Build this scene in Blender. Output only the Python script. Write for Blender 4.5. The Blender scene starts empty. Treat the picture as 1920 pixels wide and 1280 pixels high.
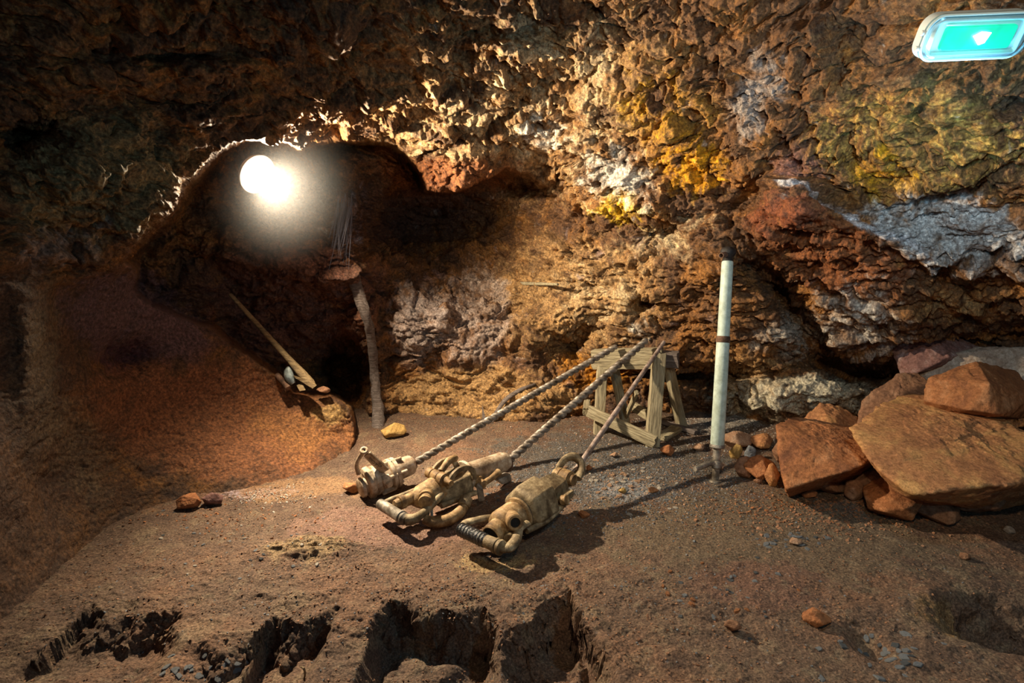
import bpy, bmesh, math, random
import numpy as np
from mathutils import Vector, Matrix

S = bpy.context.scene
COL = S.collection

# ------------------------------------------------------------------ camera
F = 1100.0
H = 1.5
PITCH = math.radians(11.3)
CAMP = np.array([0.0, 0.0, H])
FV = np.array([0.0, math.cos(PITCH), -math.sin(PITCH)])
RV = np.array([1.0, 0.0, 0.0])
UV = np.array([0.0, math.sin(PITCH), math.cos(PITCH)])
cd = bpy.data.cameras.new('camera')
cam = bpy.data.objects.new('camera', cd)
COL.objects.link(cam)
cam.location = CAMP
cam.rotation_euler = (math.radians(90) - PITCH, 0, 0)
cd.sensor_width = 36.0
cd.lens = 36.0 * F / 1920.0
cd.clip_start = 0.02
S.camera = cam

# ------------------------------------------------------------------ world, exposure
w = bpy.data.worlds.new('world')
S.world = w
w.use_nodes = True
w.node_tree.nodes['Background'].inputs[0].default_value = (0.45, 0.42, 0.5, 1)
w.node_tree.nodes['Background'].inputs[1].default_value = 0.010
S.view_settings.view_transform = 'Standard'
S.view_settings.look = 'None'
S.view_settings.gamma = 1.0
S.view_settings.use_curve_mapping = False
S.view_settings.exposure = 0.30

def W3(X, Y, d):
    """a point seen at pixel X, Y of the 1920x1280 frame, d metres in front of the lens"""
    X = np.asarray(X, float); Y = np.asarray(Y, float); d = np.asarray(d, float)
    r = FV + ((X - 960) / F)[..., None] * RV + ((640 - Y) / F)[..., None] * UV
    return CAMP + d[..., None] * r

def V(X, Y, d):
    return Vector([float(q) for q in W3(X, Y, d)])

def dplane(Y, h=0.0):
    return (H - h) / (math.sin(PITCH) + math.cos(PITCH) * (Y - 640) / F)

# ------------------------------------------------------------------ lamps and added fill lights
def point_light(name, loc, energy, color, radius, kind='POINT', target=None, size=None, spot=None, blend=0.5):
    l = bpy.data.lights.new(name, kind)
    l.energy = energy
    l.color = color
    if kind in ('POINT', 'SPOT'):
        l.shadow_soft_size = radius
    if kind == 'SPOT':
        l.spot_size = math.radians(spot); l.spot_blend = blend
    if kind == 'AREA':
        l.shape = 'RECTANGLE'; l.size, l.size_y = size
    o = bpy.data.objects.new(name, l)
    COL.objects.link(o)
    o.location = loc
    if target is not None:
        d = Vector(target) - Vector(loc)
        o.rotation_euler = d.to_track_quat('-Z', 'Y').to_euler()
    return o

LAMP = V(483, 327, 3.44)                       # the bright work lamp
LAMP_DIR = Vector((0.80, -0.42, -0.43)).normalized()
point_light('work_lamp_light', LAMP + LAMP_DIR * 0.05, 560, (1.0, 0.82, 0.58), 0.03, 'SPOT', LAMP + LAMP_DIR * 2, spot=168, blend=0.80)
point_light('cool_fill_light', (2.1, -0.1, 1.75), 20, (0.30, 0.72, 1.0), 0.06)  # unseen lamp added to tint right-hand sides and shadows cyan
# unseen lamps added as fill for the right wall and the left arch
point_light('warm_fill_light', (0.35, 0.5, 2.15), 78, (1.0, 0.80, 0.54), 0.05, 'SPOT', (2.3, 3.4, 0.6), spot=112, blend=0.7)
point_light('back_fill_light', (-0.5, -0.7, 1.9), 9, (0.90, 0.80, 0.95), 0.10)
EXITP = V(1828, 68, 1.80)
point_light('emergency_light_glow', EXITP + Vector((-0.06, 0.02, -0.30)), 19, (0.36, 0.72, 1.0), 0.06)

# ------------------------------------------------------------------ noise
_rs = np.random.RandomState(7)
PERM = _rs.permutation(256).astype(np.int32)
PERM = np.concatenate([PERM, PERM])
GR = _rs.normal(size=(256, 3)).astype(np.float32)
GR /= np.linalg.norm(GR, axis=1)[:, None]

def hash3(ix, iy, iz):
    return PERM[(PERM[(PERM[ix & 255] + iy) & 255] + iz) & 255]

def perlin(p):
    p = p.astype(np.float32)
    i = np.floor(p).astype(np.int32)
    f = p - i
    u = f * f * f * (f * (f * 6 - 15) + 10)
    out = 0
    for dx in (0, 1):
        wx = u[:, 0] if dx else 1 - u[:, 0]
        for dy in (0, 1):
            wy = u[:, 1] if dy else 1 - u[:, 1]
            for dz in (0, 1):
                wz = u[:, 2] if dz else 1 - u[:, 2]
                g = GR[hash3(i[:, 0] + dx, i[:, 1] + dy, i[:, 2] + dz)]
                dot = g[:, 0] * (f[:, 0] - dx) + g[:, 1] * (f[:, 1] - dy) + g[:, 2] * (f[:, 2] - dz)
                out = out + wx * wy * wz * dot
    return out * 1.5

def fbm(p, freq, oct=4, gain=0.5, ridged=False, seed=0.0):
    a = 1.0; s = 0; n = 0
    for k in range(oct):
        v = perlin(p * freq + seed + 17.3 * k)
        if ridged:
            v = 1 - 2 * np.abs(v)
        s = s + a * v; n += a
        a *= gain; freq *= 2.03
    return s / n

def worley(p, freq, seed=0.0):
    """distance to nearest and second nearest random point, and the nearest cell's random value"""
    q = (p * freq + seed).astype(np.float32)
    i = np.floor(q).astype(np.int32)
    f1 = np.full(len(q), 9.0, np.float32); f2 = f1.copy(); idc = np.zeros(len(q), np.int32); tilt = np.zeros(len(q), np.float32)
    for dx in (-1, 0, 1):
        for dy in (-1, 0, 1):
            for dz in (-1, 0, 1):
                h = hash3(i[:, 0] + dx, i[:, 1] + dy, i[:, 2] + dz)
                c = (i + np.array([dx, dy, dz]) + 0.5 + 0.42 * GR[h]).astype(np.float32)
                tl = ((q - c) * GR[(h * 7 + 31) & 255]).sum(1)
                d = np.sqrt(((c - q) ** 2).sum(1))
                m = d < f1
                f2 = np.where(m, f1, np.minimum(f2, d))
                idc = np.where(m, h, idc)
                tilt = np.where(m, tl, tilt)
                f1 = np.where(m, d, f1)
    worley.tilt = tilt
    return f1, f2, idc / 255.0

def sstep(a, b, x):
    t = np.clip((x - a) / (b - a), 0, 1)
    return t * t * (3 - 2 * t)

def mix(a, b, t):
    return a + (b - a) * t[..., None]

# ------------------------------------------------------------------ mesh helpers
def grid_faces(nx, ny):
    a = np.arange((nx - 1) * (ny - 1))
    j, i = a // (nx - 1), a % (nx - 1)
    v = j * nx + i
    return np.stack([v, v + 1, v + nx + 1, v + nx], 1)

def np_mesh(name, verts, faces, mat=None, colors=None, smooth=True, extra=None):
    me = bpy.data.meshes.new(name)
    nv, nf, k = len(verts), len(faces), faces.shape[1]
    me.vertices.add(nv); me.loops.add(nf * k); me.polygons.add(nf)
    me.vertices.foreach_set('co', verts.astype(np.float32).ravel())
    me.loops.foreach_set('vertex_index', faces.astype(np.int32).ravel())
    me.polygons.foreach_set('loop_start', (np.arange(nf) * k).astype(np.int32))
    me.polygons.foreach_set('loop_total', np.full(nf, k, np.int32))
    me.polygons.foreach_set('use_smooth', np.full(nf, smooth, bool))
    me.update(calc_edges=True)
    if colors is not None:
        at = me.color_attributes.new('Col', 'FLOAT_COLOR', 'POINT')
        c = np.ones((nv, 4), np.float32); c[:, :3] = colors
        at.data.foreach_set('color', c.ravel())
    if mat: me.materials.append(mat)
    o = bpy.data.objects.new(name, me)
    COL.objects.link(o)
    return o

def compact(verts, faces, cols):
    used = np.unique(faces)
    m = np.full(len(verts), -1, np.int64); m[used] = np.arange(len(used))
    return verts[used], m[faces], cols[used]

# ------------------------------------------------------------------ materials
def new_mat(name):
    m = bpy.data.materials.new(name); m.use_nodes = True
    nt = m.node_tree
    return m, nt, nt.nodes['Principled BSDF']

def N(nt, t, **kw):
    n = nt.nodes.new(t)
    for k, v in kw.items():
        setattr(n, k, v)
    return n

def ramp(nt, fac, stops):
    r = N(nt, 'ShaderNodeValToRGB')
    while len(r.color_ramp.elements) > 1:
        r.color_ramp.elements.remove(r.color_ramp.elements[-1])
    r.color_ramp.elements[0].position = stops[0][0]
    r.color_ramp.elements[0].color = (*stops[0][1], 1)
    for p, c in stops[1:]:
        e = r.color_ramp.elements.new(p); e.color = (*c, 1)
    nt.links.new(fac, r.inputs[0])
    return r.outputs[0]

def noise(nt, scale, detail=6, rough=0.6, vec=None, dist=0.0):
    n = N(nt, 'ShaderNodeTexNoise')
    n.inputs['Scale'].default_value = scale
    n.inputs['Detail'].default_value = detail
    n.inputs['Roughness'].default_value = rough
    n.inputs['Distortion'].default_value = dist
    if vec is not None: nt.links.new(vec, n.inputs['Vector'])
    return n.outputs[0]

def objvec(nt):
    return N(nt, 'ShaderNodeTexCoord').outputs['Object']

def bump(nt, bs, pairs):
    prev = None
    for h, dist, st in pairs:
        b = N(nt, 'ShaderNodeBump')
        b.inputs['Distance'].default_value = dist
        b.inputs['Strength'].default_value = st
        nt.links.new(h, b.inputs['Height'])
        if prev is not None: nt.links.new(prev, b.inputs['Normal'])
        prev = b.outputs[0]
    nt.links.new(prev, bs.inputs['Normal'])

def mulc(nt, a, b, fac=1.0):
    m = N(nt, 'ShaderNodeMix', data_type='RGBA', blend_type='MULTIPLY')
    m.inputs[0].default_value = fac
    nt.links.new(a, m.inputs[6]); nt.links.new(b, m.inputs[7])
    return m.outputs[2]

def rock_shell_mat(name, fine=60.0, gloss=0.62, bd=0.006):
    m, nt, bs = new_mat(name)
    at = N(nt, 'ShaderNodeAttribute', attribute_name='Col')
    v = objvec(nt)
    n1 = noise(nt, fine, 6, 0.7, v)
    c = ramp(nt, n1, [(0.32, (0.26, 0.22, 0.20)), (0.5, (0.95, 0.95, 0.95)), (0.66, (1.9, 1.9, 1.85))])
    nt.links.new(mulc(nt, at.outputs['Color'], c), bs.inputs['Base Color'])
    bs.inputs['Roughness'].default_value = gloss
    bs.inputs['Specular IOR Level'].default_value = 0.35
    n2 = noise(nt, fine * 0.45, 8, 0.65, v)
    vo = N(nt, 'ShaderNodeTexVoronoi'); vo.inputs['Scale'].default_value = fine * 0.8
    nt.links.new(v, vo.inputs['Vector'])
    n4 = noise(nt, fine * 0.16, 9, 0.72, v, 0.5)
    bump(nt, bs, [(n4, bd * 4.5, 0.9), (n2, bd * 3.0, 1.0), (vo.outputs[0], bd * 0.8, 0.6)])
    return m
M_ROCK = rock_shell_mat('cave_rock')
M_DIRT = rock_shell_mat('cave_dirt', 110.0, 0.85, 0.0045)

# ------------------------------------------------------------------ the cave shell
# depth control points (pixel X, pixel Y, metres ahead) for the far rock and for the near rock
BACK = [(230,490,3.9),(300,600,4.1),(400,400,4.0),(485,330,3.72),(380,300,3.7),(450,550,4.4),(550,650,4.6),(600,500,4.4),
 (560,300,3.8),(640,420,4.3),(700,600,4.6),(620,700,5.1),(660,750,4.9),(750,450,5.3),(850,400,5.3),(950,380,5.1),(680,310,4.6),(760,330,4.8),
 (800,600,4.8),(900,700,4.8),(750,800,4.75),(900,810,4.6),(1000,780,4.55),(1000,600,4.7),(1050,450,4.5),(1100,740,4.75),
 (1200,790,4.8),(1200,600,4.35),(1200,400,4.0),(1350,470,3.62),(1350,650,4.1),(1400,790,4.4),(1300,780,4.75),(1300,690,4.4),(1500,500,3.6),(1600,700,4.0),
 (1550,770,4.2),(1700,500,3.2),(1900,500,2.9),(1900,620,3.6),(1900,700,4.1),(1920,900,3.9),(1700,720,4.3),(1700,800,4.3),(1600,300,3.0),(1800,200,2.5),
 (1800,0,2.15),(1500,100,2.7),(1500,0,2.55),(1300,200,3.2),(1300,0,2.75),(1100,100,3.2),(1100,300,3.9),(1000,200,3.6),
 (1420,350,3.45),(1480,400,3.25),(2300,500,2.4),(2300,0,2.0),(2300,900,2.6),(1200,-300,2.3),(600,-300,2.3),(1900,-300,1.9),
 (300,900,4.2),(900,1200,4.6),(1500,1200,4.6),(-400,600,4.0),(100,0,3.5),(1920,1280,3.2)]
FRONT = [(1010,325,4.2),(900,335,4.05),(900,200,3.55),(900,0,2.85),(760,280,3.9),(830,330,4.0),(700,250,3.65),(600,262,3.45),(500,262,3.15),
 (430,260,3.0),(340,345,2.9),(230,480,2.9),(100,480,2.6),(0,480,2.25),(0,200,2.2),(0,0,2.05),(300,0,2.3),(300,150,2.55),(180,300,2.5),
 (600,0,2.5),(600,130,2.95),(440,200,2.85),(620,790,4.05),(440,650,3.75),(560,735,4.05),(640,745,4.15),(655,790,4.15),(330,590,3.5),
 (250,520,3.15),(300,750,3.4),(500,800,3.75),(100,600,2.7),(60,900,2.6),(0,900,2.3),(1100,100,3.2),(1100,300,3.9),(1300,0,2.75),
 (1300,200,3.2),(1500,0,2.55),(1200,400,4.0),(1800,0,2.15),(2300,0,2.0),(-400,500,1.9),(-400,0,1.8),(-400,1200,1.8),(600,-300,2.1),
 (1200,-300,2.3),(1900,-300,1.9),(0,-300,1.8),(600,885,3.68),(450,935,3.33),(300,955,3.2),(200,1010,2.92),(100,1100,2.52),(0,1210,2.2),(0,1400,2.0)]

def rbf_fit(pts):
    P = np.array(pts, float); x = P[:, :2] / 500.0; z = 1.0 / P[:, 2]
    r = np.sqrt(((x[:, None] - x[None]) ** 2).sum(2) + 0.004)
    n = len(P)
    A = np.zeros((n + 3, n + 3)); A[:n, :n] = r; A[:n, n] = 1; A[:n, n+1:] = x
    A[n, :n] = 1; A[n+1:, :n] = x.T
    A[:n, :n] += np.eye(n) * -0.002
    c = np.linalg.solve(A, np.concatenate([z, np.zeros(3)]))
    return x, c

def rbf_eval(fit, X, Y):
    x, c = fit; n = len(x)
    gx = X / 500.0; gy = Y / 500.0
    s = c[n] + c[n+1] * gx + c[n+2] * gy
    for k in range(n):
        s = s + c[k] * np.sqrt((gx - x[k, 0]) ** 2 + (gy - x[k, 1]) ** 2 + 0.004)
    return 1.0 / np.clip(s, 0.16, 0.9)

# outline of the chamber mouth (where the near rock stops and the far rock shows)
MOUTH = [(230,490),(262,440),(300,405),(335,365),(345,345),(385,305),(430,272),(490,262),(530,270),(560,279),(600,268),(640,258),(700,262),
 (745,268),(775,300),(800,352),(850,356),(905,338),(940,318),(985,330),(1010,345),(1060,340),(1120,420),(1500,420),(2600,420),(2600,1800),(655,1800),
 (662,826),(668,800),(660,765),(640,748),(600,738),(555,733),(520,700),(480,672),(440,650),(400,612),(330,590),(280,570),(252,545),(250,515)]

def poly_sd(px, py, poly):
    """signed distance to a polygon, negative inside"""
    d = np.full(px.shape, 1e18); inside = np.zeros(px.shape, bool)
    n = len(poly)
    for k in range(n):
        x0, y0 = poly[k]; x1, y1 = poly[(k + 1) % n]
        ex, ey = x1 - x0, y1 - y0
        wx, wy = px - x0, py - y0
        t = np.clip((wx * ex + wy * ey) / (ex * ex + ey * ey + 1e-9), 0, 1)
        d = np.minimum(d, (wx - ex * t) ** 2 + (wy - ey * t) ** 2)
        c = ((y0 <= py) & (y1 > py)) | ((y1 <= py) & (y0 > py))
        with np.errstate(divide='ignore', invalid='ignore'):
            xi = x0 + (py - y0) * (x1 - x0) / (y1 - y0 if y1 != y0 else 1e-9)
        inside ^= c & (px < xi)
    d = np.sqrt(d)
    return np.where(inside, -d, d)

def axis_coords(lo, a, b, hi, fine, coarse):
    c = [np.arange(lo, a, coarse), np.arange(a, b, fine), np.arange(b, hi + coarse, coarse)]
    return np.concatenate(c)
gx = axis_coords(-620, -60, 1980, 2560, 2.0, 14)
gy = axis_coords(-560, -50, 1000, 1420, 2.0, 8)
NX, NY = len(gx), len(gy)
GX, GY = np.meshgrid(gx, gy)
GX = GX.ravel(); GY = GY.ravel()
pw = np.stack([GX / 60.0, GY / 60.0, np.zeros_like(GX)], 1)
wx = 16 * fbm(pw, 1.0, 5, 0.6, seed=3.1); wy = 16 * fbm(pw, 1.0, 5, 0.6, seed=9.4)
sd = poly_sd(GX + wx, GY + wy, MOUTH)
fb, ff = rbf_fit(BACK), rbf_fit(FRONT)
DB = rbf_eval(fb, GX, GY); DF = rbf_eval(ff, GX, GY)

# rounded relief inside the chamber: pillar, niches, slabs
def blob(cx, cy, rx, ry, amp, ang=0.0, sharp=1.0):
    c, s = math.cos(math.radians(ang)), math.sin(math.radians(ang))
    dx, dy = GX - cx + wx * 0.8, GY - cy + wy * 0.8
    u = (dx * c + dy * s) / rx; v = (-dx * s + dy * c) / ry
    q = u * u + v * v
    return amp * np.exp(-q ** sharp)
REL = (blob(650, 440, 50, 120, -0.24, 8) + blob(690, 660, 24, 150, -0.22, -10) + blob(650, 690, 42, 50, 0.7, 0, 1.5)
     + blob(520, 480, 130, 55, -0.25, 10) + blob(690, 310, 70, 42, -0.30, 0, 2) + blob(610, 320, 18, 55, 0.35)
     + blob(790, 310, 40, 35, 0.55) + blob(800, 420, 140, 45, 0.30, -5, 1.5) + blob(980, 350, 40, 18, 0.30)
     + blob(790, 590, 60, 60, -0.22, 20, 2) + blob(730, 500, 60, 40, -0.30, 20)
     + blob(880, 610, 60, 90, -0.12, 0, 2) + blob(1065, 640, 55, 28, 0.30, -30) + blob(1075, 655, 20, 22, 0.2)
     + blob(960, 585, 45, 16, 0.12, -35) + blob(1210, 565, 22, 14, 0.20)
     + blob(1300, 700, 140, 14, 0.32, 3) + blob(1330, 715, 120, 30, 0.15) + blob(1395, 770, 26, 40, 0.25)
     + blob(1500, 600, 26, 110, 0.42, -32, 1.4) + blob(1430, 520, 20, 60, 0.25, -50, 1.4)  # groove, partly the prop's cast shadow carved into the rock shape
     + blob(1580, 690, 85, 18, 0.45, 12) + blob(1660, 700, 60, 20, 0.4)
     + blob(1460, 280, 18, 110, 0.30, 38, 1.3)
     + blob(1250, 430, 55, 28, 0.22, -20) + blob(1200, 370, 70, 40, -0.16) + blob(1130, 290, 60, 60, -0.18, 30)
     + blob(1290, 300, 70, 50, 0.12) + blob(1560, 420, 120, 60, -0.18, 25) + blob(1480, 390, 60, 40, -0.15)
     + blob(1660, 440, 130, 16, -0.10, 18) + blob(1560, 310, 25, 20, 0.16)
     + blob(1180, 120, 45, 60, 0.14) + blob(1200, 110, 30, 40, 0.10) + blob(1000, 100, 60, 30, 0.10)
     + blob(1650, 560, 150, 60, -0.12, 20) + blob(1500, 740, 110, 30, -0.2))
DB = DB + REL
FREL = (blob(300, 380, 110, 60, -0.10, -35) + blob(140, 330, 120, 60, -0.12) + blob(60, 260, 60, 30, 0.25)
      + blob(960, 90, 80, 20, -0.14) + blob(700, 200, 180, 30, -0.10, -5) + blob(230, 670, 55, 35, 0.18)
      + blob(320, 190, 90, 25, 0.12) + blob(330, 100, 160, 20, 0.10) + blob(60, 640, 40, 160, -0.10)
      + blob(420, 780, 200, 60, 0.07) + blob(610, 770, 60, 28, -0.06))
DF = DF + FREL
wid = 8 + 26 * np.exp(-(((GX - 300) / 110) ** 2 + ((GY - 390) / 90) ** 2)) 
tb = sstep(-wid, 5.0, sd) ** (1 + 0 * sd)                    # 0 = far rock, 1 = near rock
D = DB * (1 - tb) + DF * tb
D = np.where(GX > 1040, np.where(sd < 0, DB, DB * (1 - sstep(0, 160, sd)) + DF * sstep(0, 160, sd)), D)
PS = W3(GX, GY, D)

def grid_normals(P, nx, ny):
    G = P.reshape(ny, nx, 3)
    du = np.gradient(G, axis=1); dv = np.gradient(G, axis=0)
    n = np.cross(du, dv); n /= np.linalg.norm(n, axis=2)[..., None] + 1e-12
    return n.reshape(-1, 3)

def blur(A, nx, ny, r, it=2):
    G = A.reshape(ny, nx, -1).copy()
    for _ in range(it):
        for ax in (0, 1):
            c = np.cumsum(np.concatenate([np.repeat(G.take([0], ax), r + 1, ax), G, np.repeat(G.take([-1], ax), r, ax)], ax), ax)
            hi = c.take(np.arange(2 * r + 1, c.shape[ax]), ax); lo = c.take(np.arange(0, c.shape[ax] - 2 * r - 1), ax)
            G = (hi - lo) / (2 * r + 1)
    return G.reshape(-1, A.shape[-1])

nrm = grid_normals(PS, NX, NY)
view = CAMP - PS; view /= np.linalg.norm(view, axis=1)[:, None]
flip = np.sign((nrm * view).sum(1)); flip[flip == 0] = 1
nrm = nrm * flip[:, None]
nrm = blur(nrm, NX, NY, 10, 2); nrm += view * 0.35
nrm /= np.linalg.norm(nrm, axis=1)[:, None]

# regional roughness: knobbly crust on the roof and right wall, smoother clay on the left slope
def region(cx, cy, rx, ry, p=2.0):
    return np.exp(-((((GX - cx) / rx) ** 2 + ((GY - cy) / ry) ** 2) ** (p / 2)))
front = sstep(-6, 6, sd)
slope = front * sstep(430, 560, GY) * sstep(760, 600, GX)
leftroof = front * sstep(900, 500, GX) * sstep(560, 430, GY)
knob = np.clip(region(1150, 220, 420, 330, 4) + region(1750, 380, 350, 330, 4), 0, 1)
knob = np.maximum(knob, 0.30 * (1 - slope)) * (1 - 0.92 * slope)

Pn = PS.copy()
warp = np.stack([fbm(Pn, 2.2, 4, seed=k) for k in (1.0, 5.0, 8.0)], 1) * 0.22
Pw = Pn + warp
Pv = Pn + warp * 0.6 + 0.035 * np.stack([fbm(Pn, 11.0, 3, seed=k) for k in (2.0, 4.0, 6.0)], 1)
big = fbm(Pw, 1.7, 4, 0.55, seed=2.0)
rid = fbm(Pw * np.array([1, 1, 1.9]), 3.0, 5, 0.6, True, seed=4.0)
f1, f2, cid = worley(Pv * np.array([1, 1, 1.5]), 2.6)
ta = worley.tilt
f1c, f2c, cidc = worley(Pv * np.array([1, 1, 1.4]), 7.0, 9.0)
tb_ = worley.tilt
f1b, f2b, cidb = worley(Pv, 16.0, 3.0)
tc_ = worley.tilt
e1 = sstep(0.0, 0.22, f2 - f1); e2 = sstep(0.0, 0.25, f2c - f1c); e3 = sstep(0.0, 0.3, f2b - f1b)
fine = fbm(Pw, 16.0, 5, 0.62, seed=6.0)
pits = sstep(0.18, 0.42, fbm(Pv, 6.5, 3, 0.5, seed=14.0))
crack = 1 - sstep(0.0, 0.05, f2 - f1)
crackb = 1 - sstep(0.0, 0.10, f2b - f1b)
rk = 1 - 0.85 * slope
strat = sstep(0.55, 0.85, fbm(Pv * np.array([0.7, 0.7, 2.6]), 4.5, 4, 0.6, True, seed=27.0))     # thin open joints
disp = (0.070 * big * (1 - 0.55 * slope) + 0.035 * rid * rk
        + (ta * 0.085 + (cid - 0.3) * 0.06) * rk * e1
        + (tb_ * 0.042 + (cidc - 0.3) * 0.024) * rk * (1 - 0.3 * knob) * e2
        + (tc_ * 0.014 + cidb * 0.004) * rk * e3
        + knob * (0.050 * (0.55 - f1c) * (0.3 + cidc) + 0.030 * (0.55 - f1b) * (0.3 + cidb) + 0.02 * np.abs(fine) - 0.06 * pits)
        + 0.016 * fine * (0.4 + 0.6 * (1 - slope)) - crack * 0.010 * rk - 0.035 * strat * rk)
PS_ = PS
edge = np.exp(-((sd + wid * 0.4) / (wid * 0.55 + 5)) ** 2) * (GX < 1060) * np.clip(np.abs(DB - DF) / 0.3, 0, 1)
disp = disp * (1 - 0.8 * edge)
PS = PS + nrm * disp[:, None]

# ---- colours (of the minerals, with some shade painted in)
C = lambda *a: np.array(a, float)
n_lo = fbm(Pw, 1.3, 4, seed=21.0); n_mid = fbm(Pw, 4.5, 5, 0.6, seed=31.0); n_hi = fbm(Pw, 22.0, 4, 0.65, seed=41.0)
brown = C(0.155, 0.080, 0.040); rust = C(0.31, 0.145, 0.050); dark = C(0.055, 0.032, 0.024); ochre = C(0.62, 0.33, 0.03)
tan = C(0.46, 0.29, 0.14); white = C(0.78, 0.74, 0.66); plum = C(0.20, 0.11, 0.12); olive = C(0.40, 0.33, 0.07); grey = C(0.36, 0.34, 0.33)
red = C(0.25, 0.095, 0.040); cream = C(0.66, 0.52, 0.33)
col = np.tile(brown, (len(PS), 1))
col = mix(col, rust, sstep(-0.1, 0.35, n_mid))
col = mix(col, dark, sstep(0.05, 0.4, -n_mid + 0.5 * n_hi) * 0.7)
col = mix(col, tan, sstep(0.15, 0.5, n_hi + 0.4 * n_lo) * 0.4)
def paint(cx, cy, rx, ry, c, thr=0.0, soft=0.25, st=1.0, nz=None, ang=0.0, p=2.0):
    global col
    a = math.radians(ang); dx, dy = GX - cx + wx * 2, GY - cy + wy * 2
    u = (dx * math.cos(a) + dy * math.sin(a)) / rx; v = (-dx * math.sin(a) + dy * math.cos(a)) / ry
    m = np.exp(-((u * u + v * v) ** (p / 2)))
    nz = n_mid if nz is None else nz
    t = sstep(thr - 0.12, thr + soft + 0.15, (m - 0.62) * 0.8 + 0.75 * nz + 0.55 * mott) * st * sstep(0.02, 0.45, m)
    col = mix(col, c, t)
mott = fbm(Pw, 7.0, 5, 0.68, seed=57.0)
mixn = 0.55 * n_mid + 0.55 * n_hi
fb2 = n_hi * 0.7 + 0.5 * fbm(Pw, 9.0, 4, seed=51.0)
# roof centre, crusted white and gold
paint(1000, 180, 420, 260, tan, 0.05, 0.3, 0.8, mixn, p=4)
paint(1000, 230, 330, 190, cream, 0.28, 0.2, 0.9, fb2, p=4)
paint(1270, 240, 110, 140, C(0.36, 0.19, 0.045), -0.02, 0.3, 0.9, fb2, -20)
paint(1200, 190, 110, 130, C(0.52, 0.29, 0.04), 0.18, 0.2, 0.8, fb2)
paint(1290, 310, 90, 70, C(0.76, 0.38, 0.02), 0.02, 0.25, 0.95, fb2)
paint(1170, 385, 70, 40, C(0.72, 0.46, 0.03), 0.0, 0.2, 1.0, fb2)
paint(1160, 330, 90, 70, white, -0.05, 0.25, 0.95, fb2, 30)
paint(1020, 250, 80, 60, white, 0.12, 0.2, 0.9, fb2)
paint(1120, 110, 60, 110, cream, 0.1, 0.2, 0.9, fb2)
paint(980, 70, 70, 60, cream, 0.0, 0.2, 0.8, fb2)
paint(1230, 450, 150, 70, cream, 0.05, 0.3, 0.9, fb2, -20)
paint(1420, 180, 70, 150, grey, 0.05, 0.25, 0.8, mixn, 25)
# right wall: olive and yellow crust above, red clay triangle, pale salts below
paint(1700, 250, 260, 160, C(0.34, 0.19, 0.08), 0.0, 0.4, 0.6, fb2, p=3)
spk = fbm(Pw, 30.0, 3, 0.7, seed=71.0)
paint(1720, 270, 260, 130, C(0.58, 0.37, 0.12), 0.10, 0.2, 0.9, spk * 1.1, p=3)
paint(1720, 290, 230, 120, C(0.15, 0.085, 0.035), 0.12, 0.2, 0.8, -spk + 0.5 * mott, p=3)
paint(1640, 330, 90, 70, ochre, 0.1, 0.2, 0.8, fb2)
paint(1780, 430, 190, 80, C(0.70, 0.70, 0.70), -0.02, 0.25, 0.9, fb2, 10, 4)
paint(1640, 500, 130, 60, C(0.72, 0.72, 0.72), 0.14, 0.2, 0.9, fb2)
paint(1560, 470, 170, 75, red, -0.25, 0.3, 1.0, mixn, 22, 4)
paint(1480, 400, 70, 40, C(0.22, 0.075, 0.04), -0.2, 0.3, 0.9, mixn)
paint(1500, 300, 70, 90, plum, 0.0, 0.3, 0.7, mixn)
paint(1620, 600, 120, 90, C(0.66, 0.62, 0.56), 0.02, 0.25, 0.9, fb2, 20)
paint(1480, 620, 110, 60, C(0.62, 0.56, 0.48), 0.1, 0.2, 0.85, fb2)
paint(1800, 560, 150, 60, tan, 0.1, 0.2, 0.8, fb2)
paint(1500, 745, 170, 45, C(0.66, 0.60, 0.46), -0.2, 0.3, 0.95, fb2, 0, 4)
paint(1400, 700, 90, 60, tan, -0.05, 0.3, 0.8, mixn)
# middle wall
paint(1080, 560, 220, 150, tan, -0.05, 0.35, 0.9, mixn, 0, 4)
paint(1120, 560, 160, 120, cream, 0.22, 0.2, 0.8, fb2)
paint(1350, 600, 140, 120, rust, 0.05, 0.3, 0.8, mixn)
paint(1120, 690, 90, 50, C(0.52, 0.22, 0.03), -0.1, 0.3, 1.0, mixn)
paint(890, 600, 90, 130, C(0.46, 0.38, 0.34), 0.05, 0.3, 0.8, mixn, 0, 4)
paint(780, 600, 60, 90, C(0.36, 0.31, 0.29), -0.1, 0.25, 0.7, mixn, 0, 4)
paint(900, 740, 180, 50, tan, -0.3, 0.35, 0.95, mixn, 0, 4)
paint(1200, 610, 80, 40, white, 0.25, 0.2, 0.8, fb2)
# chamber and overhang
paint(650, 420, 34, 80, C(0.55, 0.55, 0.62), 0.05, 0.2, 0.9, fbm(PS * np.array([6, 6, 0.8]), 4.0, 3), 8)
paint(840, 330, 150, 45, red, -0.2, 0.3, 0.9, mixn, 0, 4)
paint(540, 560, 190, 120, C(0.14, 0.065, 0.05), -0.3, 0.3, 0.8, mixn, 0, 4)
paint(750, 400, 150, 60, C(0.10, 0.05, 0.035), -0.3, 0.3, 0.8, mixn, 0, 4)
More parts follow.
